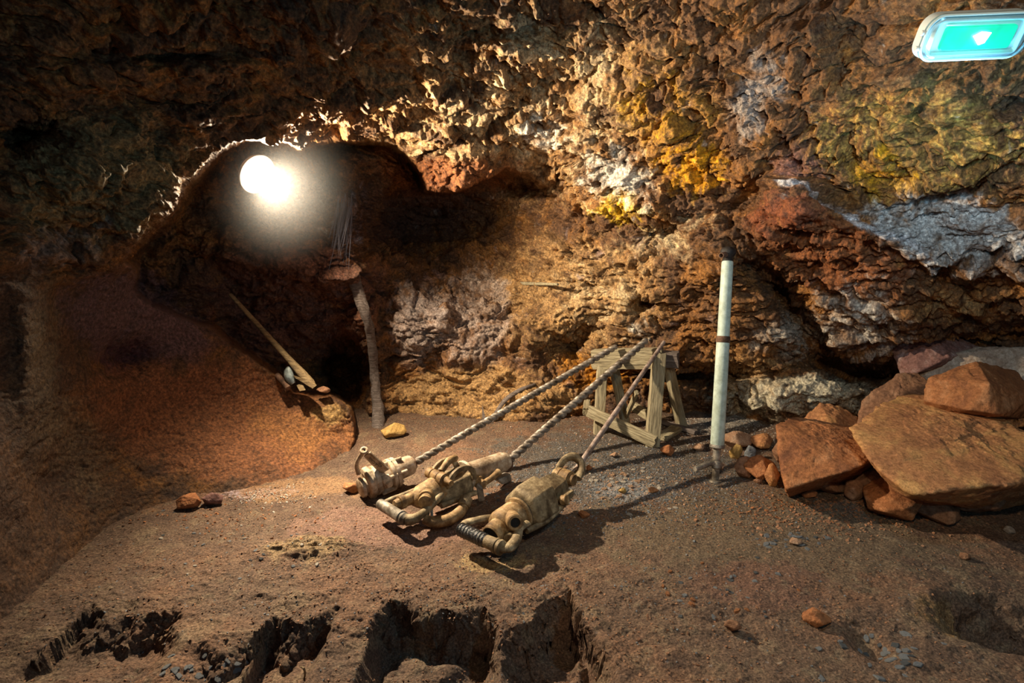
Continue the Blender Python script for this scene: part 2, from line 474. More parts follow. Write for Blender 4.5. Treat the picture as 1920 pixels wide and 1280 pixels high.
# left masses
paint(170, 340, 200, 130, C(0.26, 0.20, 0.10), -0.2, 0.3, 0.9, mixn, -20, 4)
paint(120, 450, 130, 60, C(0.42, 0.33, 0.28), 0.05, 0.25, 0.8, fb2, -20)
paint(250, 600, 150, 90, C(0.16, 0.095, 0.10), -0.25, 0.3, 0.95, mixn, 20, 4)
paint(230, 675, 60, 40, C(0.09, 0.035, 0.05), -0.2, 0.25, 0.95, mixn)
paint(60, 700, 70, 200, C(0.22, 0.17, 0.10), -0.1, 0.3, 0.8, mixn, 0, 4)
paint(420, 790, 270, 110, C(0.36, 0.155, 0.075), -0.35, 0.35, 1.0, mixn, 10, 4)
paint(560, 800, 130, 70, C(0.50, 0.24, 0.10), -0.1, 0.35, 0.8, mixn, 10)
paint(150, 860, 60, 160, C(0.30, 0.22, 0.13), -0.1, 0.35, 0.7, mixn, -28)
paint(620, 775, 45, 22, C(0.58, 0.38, 0.17), -0.2, 0.3, 0.9, mixn)
# pale salt vein along the crest of the red clay
VP = [(1478, 352), (1510, 358), (1540, 384), (1575, 392), (1610, 418), (1650, 436), (1700, 446), (1730, 470), (1745, 500)]
dv = np.full(GX.shape, 1e9)
for (xa, ya), (xb, yb) in zip(VP[:-1], VP[1:]):
    ex_, ey_ = xb - xa, yb - ya
    t_ = np.clip(((GX + wx - xa) * ex_ + (GY + wy - ya) * ey_) / (ex_ * ex_ + ey_ * ey_), 0, 1)
    dv = np.minimum(dv, np.hypot(GX + wx - xa - ex_ * t_, GY + wy - ya - ey_ * t_))
col = mix(col, C(0.66, 0.64, 0.66), sstep(9, 2, dv + 5 * n_hi) * sstep(-0.5, 0.1, mott))
# some cracks and the pits of the knobbly crust made darker
col = mix(col, dark, np.clip(crack * 0.2 * (cidc > .5) + pits * knob * 0.5, 0, 0.7) * (1 - 0.8 * slope))
# far-left slope shade put into colour, then iron-dark and rusty mottling over every patch
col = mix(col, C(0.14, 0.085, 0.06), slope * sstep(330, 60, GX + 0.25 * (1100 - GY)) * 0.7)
col = mix(col, C(0.10, 0.05, 0.025), sstep(0.12, 0.42, -mott + 0.35 * n_hi) * 0.75 * (1 - 0.6 * slope))
col = mix(col, rust, sstep(0.18, 0.5, fbm(Pw, 5.0, 4, 0.6, seed=63.0)) * 0.5 * (1 - slope))
col = mix(col, white, sstep(0.34, 0.5, fbm(Pw, 13.0, 4, 0.7, seed=66.0)) * 0.35 * (GX > 560) * (1 - slope))
col = mix(col, C(0.55, 0.44, 0.44), sstep(0.2, 0.5, fbm(Pw, 6.0, 5, 0.65, seed=75.0)) * 0.55 * region(1080, 560, 330, 200, 4) * (1 - front))
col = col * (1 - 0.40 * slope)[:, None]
grey_ = col.mean(1)[:, None]
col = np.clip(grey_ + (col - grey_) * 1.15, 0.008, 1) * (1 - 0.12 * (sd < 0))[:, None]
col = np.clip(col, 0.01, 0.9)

FC = grid_faces(NX, NY)
fgx = GX[FC[:, 0]]; fgy = GY[FC[:, 0]]; fsd = sd[FC[:, 0]]
isL = (fgx < 700) & (fsd > -2) & (fgy > 300 + 0 * fgx) & ((fgy > 480) | (fgx < 340))
isC = ~isL & (((fsd > -2) & (fgx < 1040)) | ((fgx >= 1040) & (fgy < 210 + 0 * fgx)))
isR = ~isL & ~isC & (fgx > 1410)
isB = ~isL & ~isC & ~isR
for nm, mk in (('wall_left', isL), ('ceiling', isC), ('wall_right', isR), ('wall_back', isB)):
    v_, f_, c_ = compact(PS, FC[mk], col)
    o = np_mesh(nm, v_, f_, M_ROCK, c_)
    o['kind'] = 'structure'

def wall_d(X, Y):
    i = min(max(int(np.searchsorted(gx, X)), 0), NX - 1); j = min(max(int(np.searchsorted(gy, Y)), 0), NY - 1)
    i0, i1 = max(i - 3, 0), min(i + 4, NX); j0, j1 = max(j - 3, 0), min(j + 4, NY)
    P = PS.reshape(NY, NX, 3)[j0:j1, i0:i1].reshape(-1, 3)
    return float(np.median((P - CAMP) @ FV))

# ------------------------------------------------------------------ the floor
def ypix2world(X, Y, h=0.0):
    d = dplane(Y, h)
    p = W3(X, Y, d)
    return float(p[0]), float(p[1])
SC = [ypix2world(X, Y) for X, Y in [(-300,1300),(0,1235),(70,1215),(170,1142),(250,1168),(325,1150),(360,1195),(420,1228),(480,1205),(512,1160),(560,1172),
      (610,1150),(645,1128),(668,1152),(700,1158),(735,1132),(800,1136),(870,1150),(912,1142),(940,1180),(985,1168),(1030,1128),(1062,1108),(1085,1140),(1115,1190),(1150,1215),(1250,1240),(1500,1290),(2500,1500)]]
SCX = np.array([p[0] for p in SC]); SCY = np.array([p[1] for p in SC])
SCH = np.interp(np.arange(len(SC)), [0, 2, 3, 5, 6, 7, 8.5, 9, 11, 12, 14, 15, 17, 18, 19, 20, 22, 23.3, 25, 28], [0.0, .03, .10, .10, .02, .09, .05, .15, .14, .03, .05, .20, .22, .20, .08, .24, .26, .22, .02, 0.0])

def floor_z(x, y, detail=True):
    x = np.asarray(x, float); y = np.asarray(y, float)
    sh = x.shape
    x = x.ravel(); y = y.ravel()
    p2 = np.stack([x, y, np.zeros_like(x)], 1)
    jx = 0.10 * fbm(p2, 5.0, 5, 0.6, seed=61.0); jy = 0.09 * fbm(p2, 6.0, 5, 0.6, seed=67.0)
    ys = np.interp(x + jx, SCX, SCY) + jy
    hs = np.interp(x, SCX, SCH) * (0.8 + 0.5 * fbm(p2, 4.0, 3, seed=69.0))
    z = 0.018 * fbm(p2, 1.6, 3, seed=71.0)
    t = ys - y
    back = 1 - 0.75 * sstep(0.10, 0.60, t)          # the pits fill up again towards the viewer
    st_ = 0.05 + 0.10 * np.clip(fbm(p2, 8.0, 3, seed=68.0) + 0.3, 0, 1)
    z = z - hs * (0.7 * sstep(-0.015, st_, t) + 0.3 * sstep(0.06, 0.10, t + 0.05 * fbm(p2, 11.0, 3, seed=64.0))) * back
    z = z + 0.03 * sstep(0.25, 0.0, np.abs(t)) * sstep(-0.02, -0.12, t) * sstep(0.02, 0.1, hs) * fbm(p2, 9.0, 3, 0.6, True, 73.0)
    # rubble apron on the right, rise of clay towards the left wall, hollow at the right edge
    z = z + 0.10 * sstep(1.2, 2.3, x) * sstep(2.4, 3.4, y)
    hx, hy = ypix2world(1880, 1165)
    z = z - 0.28 * np.exp(-(((x - hx) / 0.20) ** 2 + ((y - hy) / 0.13) ** 2) ** 1.5)
    rx, ry = ypix2world(1770, 1140)
    z = z + 0.06 * np.exp(-(((x - rx) / 0.16) ** 2 + ((y - ry) / 0.10) ** 2))
    hx, hy = ypix2world(1625, 1205)
    z = z - 0.07 * np.exp(-(((x - hx) / 0.06) ** 2 + ((y - hy) / 0.09) ** 2) ** 1.5)
    # outcrop of yellow clay left of the drills
    ox, oy = ypix2world(590, 1035)
    q = ((x - ox) / 0.26) ** 2 + ((y - oy) / 0.11) ** 2
    z = z + np.exp(-q) * (0.020 + 0.045 * fbm(p2 * np.array([1, 2.2, 1]), 6.0, 5, 0.6, True, 77.0))
    if detail:
        lum = fbm(p2, 5.0, 5, 0.55, seed=81.0)
        rg = fbm(p2 * np.array([1, 1.3, 1]) + 0.1 * lum[:, None], 4.0, 4, 0.55, True, 83.0)
        fg = sstep(2.7, 2.1, y)
        z = z + 0.014 * lum + 0.016 * rg * (0.35 + 1.1 * fg) + 0.0060 * fbm(p2, 24.0, 4, 0.68, seed=87.0)
    return z.reshape(sh)

fy = []
yv = 0.9
while yv < 5.6:
    fy.append(yv); yv += max(0.0034, 0.0022 * yv * yv / 2.6) if yv > 1.45 else 0.02
fy = np.array(fy)
fx = axis_coords(-3.4, -2.35, 2.9, 3.6, 0.0052, 0.03)
FX, FY = np.meshgrid(fx, fy)
FX = FX.ravel(); FY = FY.ravel()
FZ = floor_z(FX, FY)
PF = np.stack([FX, FY, FZ], 1)
gzz = np.abs(np.gradient(FZ.reshape(len(fy), len(fx)), axis=0) / np.gradient(fy)[:, None]).ravel()
stp = sstep(0.6, 2.0, gzz)[:, None]
PF = PF + stp * 0.055 * np.stack([fbm(PF, 9.0, 4, 0.6, seed=k) for k in (11.0, 15.0, 19.0)], 1)
fm = fbm(PF, 2.0, 4, seed=91.0); fmi = fbm(PF, 7.0, 5, 0.6, seed=93.0); fh = fbm(PF, 45.0, 3, 0.7, seed=95.0)
fcol = np.tile(C(0.190, 0.118, 0.078), (len(PF), 1))
fcol = mix(fcol, C(0.27, 0.145, 0.085), sstep(-0.1, 0.4, fm))
fcol = mix(fcol, C(0.32, 0.23, 0.14), sstep(0.0, 0.4, fmi) * 0.6)
fcol = mix(fcol, C(0.10, 0.06, 0.045), sstep(0.1, 0.45, -fmi) * 0.6)
def fpaint(X, Y, rx, ry, c, thr=-0.2, st=0.9, nz=None):
    global fcol
    px, py = ypix2world(X, Y)
    m = np.exp(-(((FX - px) / rx) ** 2 + ((FY - py) / ry) ** 2))
    t = sstep(thr, thr + 0.3, m - 0.5 + 0.9 * (fmi if nz is None else nz)) * st * sstep(0.02, 0.15, m)
    fcol = mix(fcol, c, t)
fpaint(1150, 870, 0.75, 0.60, C(0.13, 0.115, 0.10), -0.25, 0.85)      # slate grit between the drills and the prop
fpaint(1180, 920, 0.30, 0.16, C(0.42, 0.40, 0.40), 0.0, 0.8, fh)
fpaint(1350, 800, 0.5, 0.25, C(0.40, 0.38, 0.33), 0.0, 0.7, fh)
fpaint(1450, 1000, 0.8, 0.45, C(0.19, 0.135, 0.085), -0.3, 0.8)
fpaint(720, 990, 0.5, 0.25, C(0.34, 0.19, 0.14), -0.2, 0.7)
fpaint(480, 925, 0.35, 0.10, C(0.55, 0.42, 0.44), 0.1, 0.9, fh)
fpaint(590, 1035, 0.25, 0.12, C(0.42, 0.29, 0.15), 0.0, 0.8)
fpaint(930, 1060, 0.2, 0.1, C(0.50, 0.34, 0.16), -0.1, 0.8)
fpaint(560, 915, 0.5, 0.2, C(0.42, 0.24, 0.12), -0.1, 0.7)
fpaint(260, 900, 0.7, 0.4, C(0.34, 0.16, 0.07), -0.1, 0.7)
fpaint(1780, 1160, 0.15, 0.12, C(0.34, 0.20, 0.08), -0.1, 0.8)
fpaint(1420, 1100, 0.3, 0.2, C(0.22, 0.11, 0.075), -0.2, 0.7)
fcol = mix(fcol, C(0.30, 0.23, 0.15), sstep(0.12, 0.4, fbm(PF, 16.0, 4, 0.65, seed=97.0)) * 0.55)
fcol = mix(fcol, C(0.07, 0.045, 0.035), sstep(0.15, 0.42, fbm(PF, 20.0, 4, 0.65, seed=98.0)) * 0.6)
fcol = mix(fcol, C(0.46, 0.44, 0.44), sstep(0.42, 0.52, fh) * 0.5)
fcol = np.clip(fcol * 0.74, 0.01, 0.9)
o = np_mesh('floor', PF, grid_faces(len(fx), len(fy)), M_DIRT, fcol)
o['kind'] = 'structure'
# ------------------------------------------------------------------ materials of the things
def speckle_mat(name, a, b, c=None, scale=30.0, rough=0.75, metal=0.0, bd=0.003, spec=0.4, dirty=True):
    m, nt, bs = new_mat(name)
    v = objvec(nt)
    n = noise(nt, scale, 7, 0.68, v)
    st = [(0.32, a), (0.52, b)] + ([(0.66, c)] if c else [])
    n2 = noise(nt, scale * 0.42, 5, 0.6, v, 0.3)
    dirt = ramp(nt, n2, [(0.36, (0.42, 0.36, 0.30) if dirty else (0.88, 0.86, 0.82)), (0.5, (0.95, 0.92, 0.88) if dirty else (1, 1, 1)), (0.66, (1.15, 1.15, 1.15))])
    nt.links.new(mulc(nt, ramp(nt, n, st), dirt), bs.inputs['Base Color'])
    bs.inputs['Roughness'].default_value = rough
    bs.inputs['Metallic'].default_value = metal
    bs.inputs['Specular IOR Level'].default_value = spec
    bump(nt, bs, [(noise(nt, scale * 3, 6, 0.7, v), bd, 0.8), (n, bd * 2, 0.5)])
    return m
M_PALE = speckle_mat('dusty_pale_steel', (0.20, 0.12, 0.065), (0.44, 0.35, 0.25), (0.60, 0.53, 0.44), 22, 0.6, 0.15)
M_OCHRE = speckle_mat('dusty_ochre_steel', (0.09, 0.05, 0.022), (0.27, 0.17, 0.075), (0.46, 0.34, 0.19), 22, 0.62, 0.15)
M_DUN = speckle_mat('dusty_dun_steel', (0.08, 0.055, 0.03), (0.23, 0.175, 0.10), (0.42, 0.34, 0.21), 24, 0.62, 0.15)
M_GREYST = speckle_mat('grey_steel', (0.08, 0.07, 0.06), (0.22, 0.20, 0.17), (0.40, 0.36, 0.30), 22, 0.5, 0.4)
M_ROD = speckle_mat('drill_steel', (0.10, 0.085, 0.07), (0.26, 0.23, 0.20), (0.46, 0.40, 0.32), 26, 0.45, 0.4)
M_BAR = speckle_mat('bar_steel', (0.16, 0.11, 0.09), (0.32, 0.25, 0.22), (0.45, 0.37, 0.33), 30, 0.6, 0.2)
M_TAPE = speckle_mat('black_tape', (0.008, 0.008, 0.009), (0.03, 0.03, 0.032), None, 40, 0.22, 0.0, 0.004, 0.8)
M_BLACK = speckle_mat('black_rubber', (0.006, 0.005, 0.005), (0.025, 0.02, 0.018), None, 40, 0.6)
M_BORE = speckle_mat('bore_shade', (0.004, 0.004, 0.004), (0.01, 0.009, 0.008), None, 40, 0.9)  # near-black plugs that stand in for the shade inside open bores
M_POST = speckle_mat('faded_paint', (0.32, 0.38, 0.32), (0.45, 0.54, 0.47), (0.52, 0.61, 0.55), 24, 0.5, 0.0, 0.0015, dirty=False)
M_RUST = speckle_mat('rusty_iron', (0.05, 0.025, 0.015), (0.14, 0.075, 0.045), (0.24, 0.14, 0.09), 30, 0.8, 0.1)
M_PICKIRON = speckle_mat('weathered_iron', (0.08, 0.10, 0.10), (0.22, 0.27, 0.28), (0.40, 0.42, 0.40), 30, 0.6, 0.3)

def wood_mat(name, a, b, c, rough=0.8):
    m, nt, bs = new_mat(name)
    tc = N(nt, 'ShaderNodeTexCoord'); mp = N(nt, 'ShaderNodeMapping')
    mp.inputs['Scale'].default_value = (1.2, 14, 14)
    nt.links.new(tc.outputs['Object'], mp.inputs['Vector'])
    n = noise(nt, 6.0, 8, 0.7, mp.outputs[0], 0.4)
    nt.links.new(ramp(nt, n, [(0.33, a), (0.5, b), (0.66, c)]), bs.inputs['Base Color'])
    bs.inputs['Roughness'].default_value = rough
    bump(nt, bs, [(n, 0.012, 0.9)])
    return m
M_WOOD = wood_mat('weathered_wood', (0.09, 0.07, 0.04), (0.30, 0.25, 0.15), (0.46, 0.40, 0.26))
M_WOODY = wood_mat('handle_wood', (0.09, 0.06, 0.025), (0.24, 0.16, 0.07), (0.38, 0.28, 0.14), 0.5)
M_WOODD = wood_mat('dark_timber', (0.05, 0.035, 0.028), (0.13, 0.10, 0.085), (0.24, 0.20, 0.18))

def stone_mat(name, a, b, c, top=None, scale=5.0):
    m, nt, bs = new_mat(name)
    v = objvec(nt)
    n = noise(nt, scale, 9, 0.68, v, 0.6)
    colr = ramp(nt, n, [(0.30, a), (0.5, b), (0.68, c)])
    n3 = noise(nt, scale * 12, 5, 0.7, v)
    colr = mulc(nt, colr, ramp(nt, n3, [(0.34, (0.6, 0.55, 0.5)), (0.55, (1, 1, 1)), (0.7, (1.35, 1.3, 1.3))]))
    nt.links.new(colr, bs.inputs['Base Color'])
    bs.inputs['Roughness'].default_value = 0.72
    bs.inputs['Specular IOR Level'].default_value = 0.3
    bump(nt, bs, [(noise(nt, scale * 5, 9, 0.7, v), 0.016, 0.9), (noise(nt, scale * 22, 5, 0.7, v), 0.004, 0.8)])
    return m
S_ORANGE = stone_mat('orange_stone', (0.24, 0.095, 0.045), (0.46, 0.21, 0.085), (0.58, 0.33, 0.12))
S_RUST = stone_mat('rust_stone', (0.16, 0.06, 0.03), (0.38, 0.15, 0.055), (0.50, 0.25, 0.12))
S_BROWN = stone_mat('brown_stone', (0.13, 0.06, 0.035), (0.30, 0.15, 0.08), (0.42, 0.25, 0.15))
S_PALE = stone_mat('pale_stone', (0.30, 0.19, 0.13), (0.46, 0.38, 0.31), (0.62, 0.58, 0.52))
S_PLUM = stone_mat('plum_stone', (0.10, 0.05, 0.05), (0.24, 0.12, 0.10), (0.42, 0.32, 0.30))
S_YELLOW = stone_mat('yellow_stone', (0.28, 0.16, 0.05), (0.46, 0.29, 0.09), (0.56, 0.40, 0.18))
S_SLATE = stone_mat('slate', (0.10, 0.11, 0.12), (0.23, 0.25, 0.27), (0.40, 0.43, 0.46), scale=14)
S_SLATED = stone_mat('dark_slate', (0.04, 0.045, 0.05), (0.10, 0.11, 0.12), (0.20, 0.22, 0.24), scale=14)
S_CHALK = stone_mat('chalky_stone', (0.42, 0.36, 0.28), (0.58, 0.52, 0.44), (0.72, 0.68, 0.62), scale=14)
S_PEACH = stone_mat('peach_stone', (0.36, 0.18, 0.09), (0.52, 0.32, 0.20), (0.64, 0.46, 0.32), scale=14)

# ------------------------------------------------------------------ builders
class MB:
    def __init__(self): self.v = []; self.f = []
    def add(self, vs, fs):
        b = len(self.v)
        self.v += [tuple(v) for v in vs]
        self.f += [tuple(i + b for i in f) for f in fs]
        return self
    def lathe(self, p0, p1, prof, seg=24, rot=0.0, up=None):
        """rings of radius r at distance t from p0 towards p1"""
        p0 = Vector(p0); ax = (Vector(p1) - p0).normalized()
        q = ax.to_track_quat('Z', 'Y')
        vs = []; fs = []
        for t, r in prof:
            for k in range(seg):
                a = 2 * math.pi * k / seg + rot
                vs.append(p0 + ax * t + q @ Vector((r * math.cos(a), r * math.sin(a), 0)))
        for j in range(len(prof) - 1):
            for k in range(seg):
                k2 = (k + 1) % seg
                fs.append((j * seg + k, j * seg + k2, (j + 1) * seg + k2, (j + 1) * seg + k))
        fs.append(tuple(range(seg))[::-1]); n = (len(prof) - 1) * seg
        fs.append(tuple(n + k for k in range(seg)))
        return self.add(vs, fs)
    def cyl(self, p0, p1, r, r2=None, seg=24, ch=0.12, rot=0.0):
        r2 = r if r2 is None else r2
        L = (Vector(p1) - Vector(p0)).length; c = min(ch * min(r, r2), L * 0.3)
        return self.lathe(p0, p1, [(0, r - c), (c, r), (L - c, r2), (L, r2 - c)], seg, rot)
    def pipe(self, p0, p1, r, ri, seg=24, depth=None):
        """open-ended at p1: a bore goes in to depth"""
        L = (Vector(p1) - Vector(p0)).length; dp = depth or L * 0.6; c = r * 0.12
        return self.lathe(p0, p1, [(0, r - c), (c, r), (L - c, r), (L, r - c), (L, ri), (L - dp, ri * 0.9)], seg)
    def tube(self, pts, r, seg=12, smooth=4, flat=1.0):
        P = [Vector(p) for p in pts]
        R = r if isinstance(r, (list, tuple)) else [r] * len(P)
        if smooth > 1 and len(P) > 2:
            Q = []; RR = []
            for i in range(len(P) - 1):
                a = P[max(i - 1, 0)]; b = P[i]; c = P[i + 1]; d = P[min(i + 2, len(P) - 1)]
                for s in range(smooth):
                    t = s / smooth
                    Q.append(0.5 * ((2 * b) + (c - a) * t + (2 * a - 5 * b + 4 * c - d) * t * t + (3 * b - 3 * c + d - a) * t ** 3))
                    RR.append(R[i] * (1 - t) + R[i + 1] * t)
            Q.append(P[-1]); RR.append(R[-1]); P, R = Q, RR
        vs = []; fs = []; up = None
        for i, p in enumerate(P):
            t = (P[min(i + 1, len(P) - 1)] - P[max(i - 1, 0)]).normalized()
            if up is None:
                up = Vector((0, 0, 1)) if abs(t.z) < 0.9 else Vector((1, 0, 0))
            s = t.cross(up).normalized(); up = s.cross(t).normalized()
            for k in range(seg):
                a = 2 * math.pi * k / seg
                vs.append(p + s * (R[i] * math.cos(a)) + up * (R[i] * flat * math.sin(a)))
        for j in range(len(P) - 1):
            for k in range(seg):
                k2 = (k + 1) % seg
                fs.append((j * seg + k, j * seg + k2, (j + 1) * seg + k2, (j + 1) * seg + k))
        fs.append(tuple(range(seg))[::-1]); n = (len(P) - 1) * seg
        fs.append(tuple(n + k for k in range(seg)))
        return self.add(vs, fs)
    def hull(self, pts):
        bm = bmesh.new()
        for p in pts: bm.verts.new(p)
        bmesh.ops.convex_hull(bm, input=bm.verts)
        bm.verts.index_update()
        vs = [v.co.copy() for v in bm.verts]; fs = [[v.index for v in f.verts] for f in bm.faces]
        bm.free()
        return self.add(vs, fs)
    def box(self, c, s, M=None):
        c = Vector(c); pts = []
        for x in (-1, 1):
            for y in (-1, 1):
                for z in (-1, 1):
                    o = Vector((x * s[0] / 2, y * s[1] / 2, z * s[2] / 2))
                    pts.append(c + (M @ o if M else o))
        return self.hull(pts)
    def ring(self, c, axis, R, r, seg=32, seg2=10, sx=1.0, sy=1.0):
        q = Vector(axis).normalized().to_track_quat('Z', 'Y'); c = Vector(c); vs = []; fs = []
        for i in range(seg):
            a = 2 * math.pi * i / seg
            for k in range(seg2):
                b = 2 * math.pi * k / seg2; rr = R + r * math.cos(b)
                vs.append(c + q @ Vector((rr * math.cos(a) * sx, rr * math.sin(a) * sy, r * math.sin(b))))
        for i in range(seg):
            for k in range(seg2):
                fs.append((i * seg2 + k, ((i + 1) % seg) * seg2 + k, ((i + 1) % seg) * seg2 + (k + 1) % seg2, i * seg2 + (k + 1) % seg2))
        return self.add(vs, fs)
    def build(self, name, mat, parent=None, bevel=0.0, label=None, smooth=True, at=None):
        me = bpy.data.meshes.new(name)
        vs = self.v
        if at is not None: vs = [tuple(Vector(v) - Vector(at)) for v in vs]
        me.from_pydata(vs, [], self.f)
        bm = bmesh.new(); bm.from_mesh(me)
        bmesh.ops.recalc_face_normals(bm, faces=bm.faces)
        bm.to_mesh(me); bm.free()
        me.materials.append(mat)
        o = bpy.data.objects.new(name, me); COL.objects.link(o)
        if at is not None: o.location = at
        if smooth:
            me.polygons.foreach_set('use_smooth', [True] * len(me.polygons))
            me.set_sharp_from_angle(angle=math.radians(38))
        if bevel:
            b = o.modifiers.new('edge', 'BEVEL'); b.width = bevel; b.segments = 2
            b.limit_method = 'ANGLE'; b.angle_limit = math.radians(38)
        if parent is not None: o.parent = parent
        if label: o['label'] = label
        return o

def tag(o, label, cat, group=None, kind=None):
    o['label'] = label; o['category'] = cat
    if group: o['group'] = group
    if kind: o['kind'] = kind
    return o

def empty(name, M):
    o = bpy.data.objects.new(name, None); COL.objects.link(o)
    o.empty_display_size = 0.05
    if isinstance(M, Matrix): o.matrix_world = M
    else: o.location = M
    return o

def frame(A, B, up=(0, 0, 1), roll=0.0):
    """local X runs from A to B, local Z is up"""
    A = Vector(A); x = (Vector(B) - A).normalized(); y = Vector(up).cross(x).normalized(); z = x.cross(y)
    R = Matrix((x, y, z)).transposed().to_4x4()
    return Matrix.Translation(A) @ R @ Matrix.Rotation(roll, 4, 'X')

def gz(x, y):
    return float(floor_z(np.array([x]), np.array([y]))[0])

def ground(X, Y):
    """the point of the floor seen at a pixel"""
    h = 0.0
    for _ in range(12):
        p = W3(X, Y, dplane(Y, h)); h = 0.5 * h + 0.5 * gz(p[0], p[1])
    return Vector((float(p[0]), float(p[1]), h))

def at_height(X, Y, h):
    p = W3(X, Y, dplane(Y, h)); return Vector([float(q) for q in p])

def to_local(M, p): return M.inverted() @ Vector(p)

# twisted drill steel between two points
def twisted_rod(name, p0, p1, r, pitch, mat, lobes=2, ridge=0.52):
    p0 = Vector(p0); p1 = Vector(p1); L = (p1 - p0).length
    seg = 22; steps = int(L / 0.0055)
    th = np.linspace(0, 2 * np.pi, seg, endpoint=False); s = np.linspace(0, L, steps)
    A, T = np.meshgrid(th, s)
    q = np.abs(np.sin((A - T * 2 * np.pi / (pitch * lobes)) * lobes / 2.0))
    R = r * (1 - ridge * np.exp(-(q / 0.42) ** 2))
    taper = np.minimum(1, 0.6 + 0.4 * np.minimum(s, L - s) / 0.02)[:, None]
    R = R * taper
    vs = np.stack([R * np.cos(A), R * np.sin(A), T], 2).reshape(-1, 3)
    M = Matrix.Translation(p0) @ (p1 - p0).to_track_quat('Z', 'Y').to_matrix().to_4x4()
    fs = []
    for j in range(steps - 1):
        for k in range(seg):
            k2 = (k + 1) % seg
            fs.append((j * seg + k, j * seg + k2, (j + 1) * seg + k2, (j + 1) * seg + k))
    fs.append(tuple(range(seg))[::-1]); fs.append(tuple((steps - 1) * seg + k for k in range(seg)))
    mb = MB(); mb.add([tuple(v) for v in vs], fs)
    o = mb.build(name, mat, smooth=True)
    o.matrix_world = M
    return o

# ------------------------------------------------------------------ the work lamp
Ml = frame(LAMP, LAMP + LAMP_DIR)
lamp = empty('work_lamp', Ml)
tag(lamp, 'brightly lit round work lamp mounted in the rock recess at the left', 'lamp')
m_, nt, bs = new_mat('lamp_reflector')
bs.inputs['Base Color'].default_value = (0.92, 0.92, 0.90, 1); bs.inputs['Roughness'].default_value = 0.35
M_REFL = m_
MB().lathe((-0.055, 0, 0), (1, 0, 0), [(0, 0.03), (0.0, 0.05), (0.03, 0.11), (0.05, 0.115), (0.056, 0.118), (0.056, 0.113), (0.034, 0.095), (0.012, 0.055), (0.008, 0.02)], 40).build('reflector', M_REFL, lamp)
m_, nt, bs = new_mat('lamp_glow')
bs.inputs['Base Color'].default_value = (1, 1, 1, 1)
bs.inputs['Emission Color'].default_value = (1.0, 0.88, 0.70, 1); bs.inputs['Emission Strength'].default_value = 14
M_GLOW = m_
MB().lathe((-0.045, 0, 0), (1, 0, 0), [(0, 0.018), (0.01, 0.022), (0.03, 0.034), (0.052, 0.036), (0.072, 0.026), (0.08, 0.008)], 24).build('bulb', M_GLOW, lamp)
MB().cyl((-0.12, 0, 0), (-0.05, 0, 0), 0.045).build('housing', M_BLACK, lamp, 0.003)
MB().tube([(-0.10, 0, 0), (-0.16, 0, 0.05), (-0.30, 0.02, 0.10), (-0.55, 0.05, 0.12)], 0.012, 10).build('bracket', M_RUST, lamp)

# ------------------------------------------------------------------ emergency light on the roof
ac = RV * 0.303 + UV * 0.013
bc = RV * -0.004 + UV * 0.085 - FV * 0.073
ax = Vector(ac).normalized(); bz = Vector(bc); bz = (bz - ax * bz.dot(ax)).normalized()
nn = ax.cross(bz)
if nn.dot(Vector(CAMP) - EXITP) < 0: nn = -nn
Me = Matrix.Translation(EXITP) @ Matrix((ax, bz, nn)).transposed().to_4x4()
ex = empty('emergency_light', Me)
tag(ex, 'clear bulkhead emergency light glowing green under the rock roof', 'lamp')
def rrect(wd, ht, r, z, n=8):
    pts = []
    for cx, cy, a0 in ((wd/2-r, ht/2-r, 0), (-wd/2+r, ht/2-r, 90), (-wd/2+r, -ht/2+r, 180), (wd/2-r, -ht/2+r, 270)):
        for k in range(n + 1):
            a = math.radians(a0 + 90 * k / n)
            pts.append((cx + r * math.cos(a), cy + r * math.sin(a), z))
    return pts
def loft(mb, loops, cap0=True, cap1=True):
    n = len(loops[0]); vs = [p for l in loops for p in l]; fs = []
    for j in range(len(loops) - 1):
        for k in range(n):
            k2 = (k + 1) % n
            fs.append((j * n + k, j * n + k2, (j + 1) * n + k2, (j + 1) * n + k))
    if cap0: fs.append(tuple(range(n))[::-1])
    if cap1: fs.append(tuple((len(loops) - 1) * n + k for k in range(n)))
    mb.add(vs, fs); return mb
EW, EH = 0.325, 0.130
m_, nt, bs = new_mat('light_base'); bs.inputs['Base Color'].default_value = (0.55, 0.62, 0.64, 1); bs.inputs['Roughness'].default_value = 0.5
M_LBASE = m_
loft(MB(), [rrect(EW, EH, 0.045, -0.035), rrect(EW, EH, 0.045, -0.004), rrect(EW - 0.01, EH - 0.01, 0.042, 0.0)]).build('base', M_LBASE, ex)
m_, nt, bs = new_mat('green_panel')
bs.inputs['Base Color'].default_value = (0.02, 0.35, 0.22, 1)
tcn = N(nt, 'ShaderNodeTexCoord')
g = N(nt, 'ShaderNodeTexNoise'); g.inputs['Scale'].default_value = 14; nt.links.new(tcn.outputs['Object'], g.inputs['Vector'])
nt.links.new(ramp(nt, g.outputs[0], [(0.35, (0.0, 0.40, 0.20)), (0.6, (0.0, 0.80, 0.42))]), bs.inputs['Emission Color'])
bs.inputs['Emission Strength'].default_value = 1.05
M_GREEN = m_
m_, nt, bs = new_mat('led_white'); bs.inputs['Emission Color'].default_value = (0.9, 1, 1, 1); bs.inputs['Emission Strength'].default_value = 12
M_LED = m_
loft(MB(), [rrect(0.215, 0.066, 0.010, 0.004), rrect(0.215, 0.066, 0.010, 0.018)]).build('diffuser', M_GREEN, ex, 0.002)
MB().hull([(0.0, 0.018, 0.022), (0.03, 0.014, 0.022), (0.022, -0.014, 0.022), (0.005, -0.02, 0.022), (-0.022, 0.006, 0.022), (0, 0, 0.026)]).build('led', M_LED, ex)
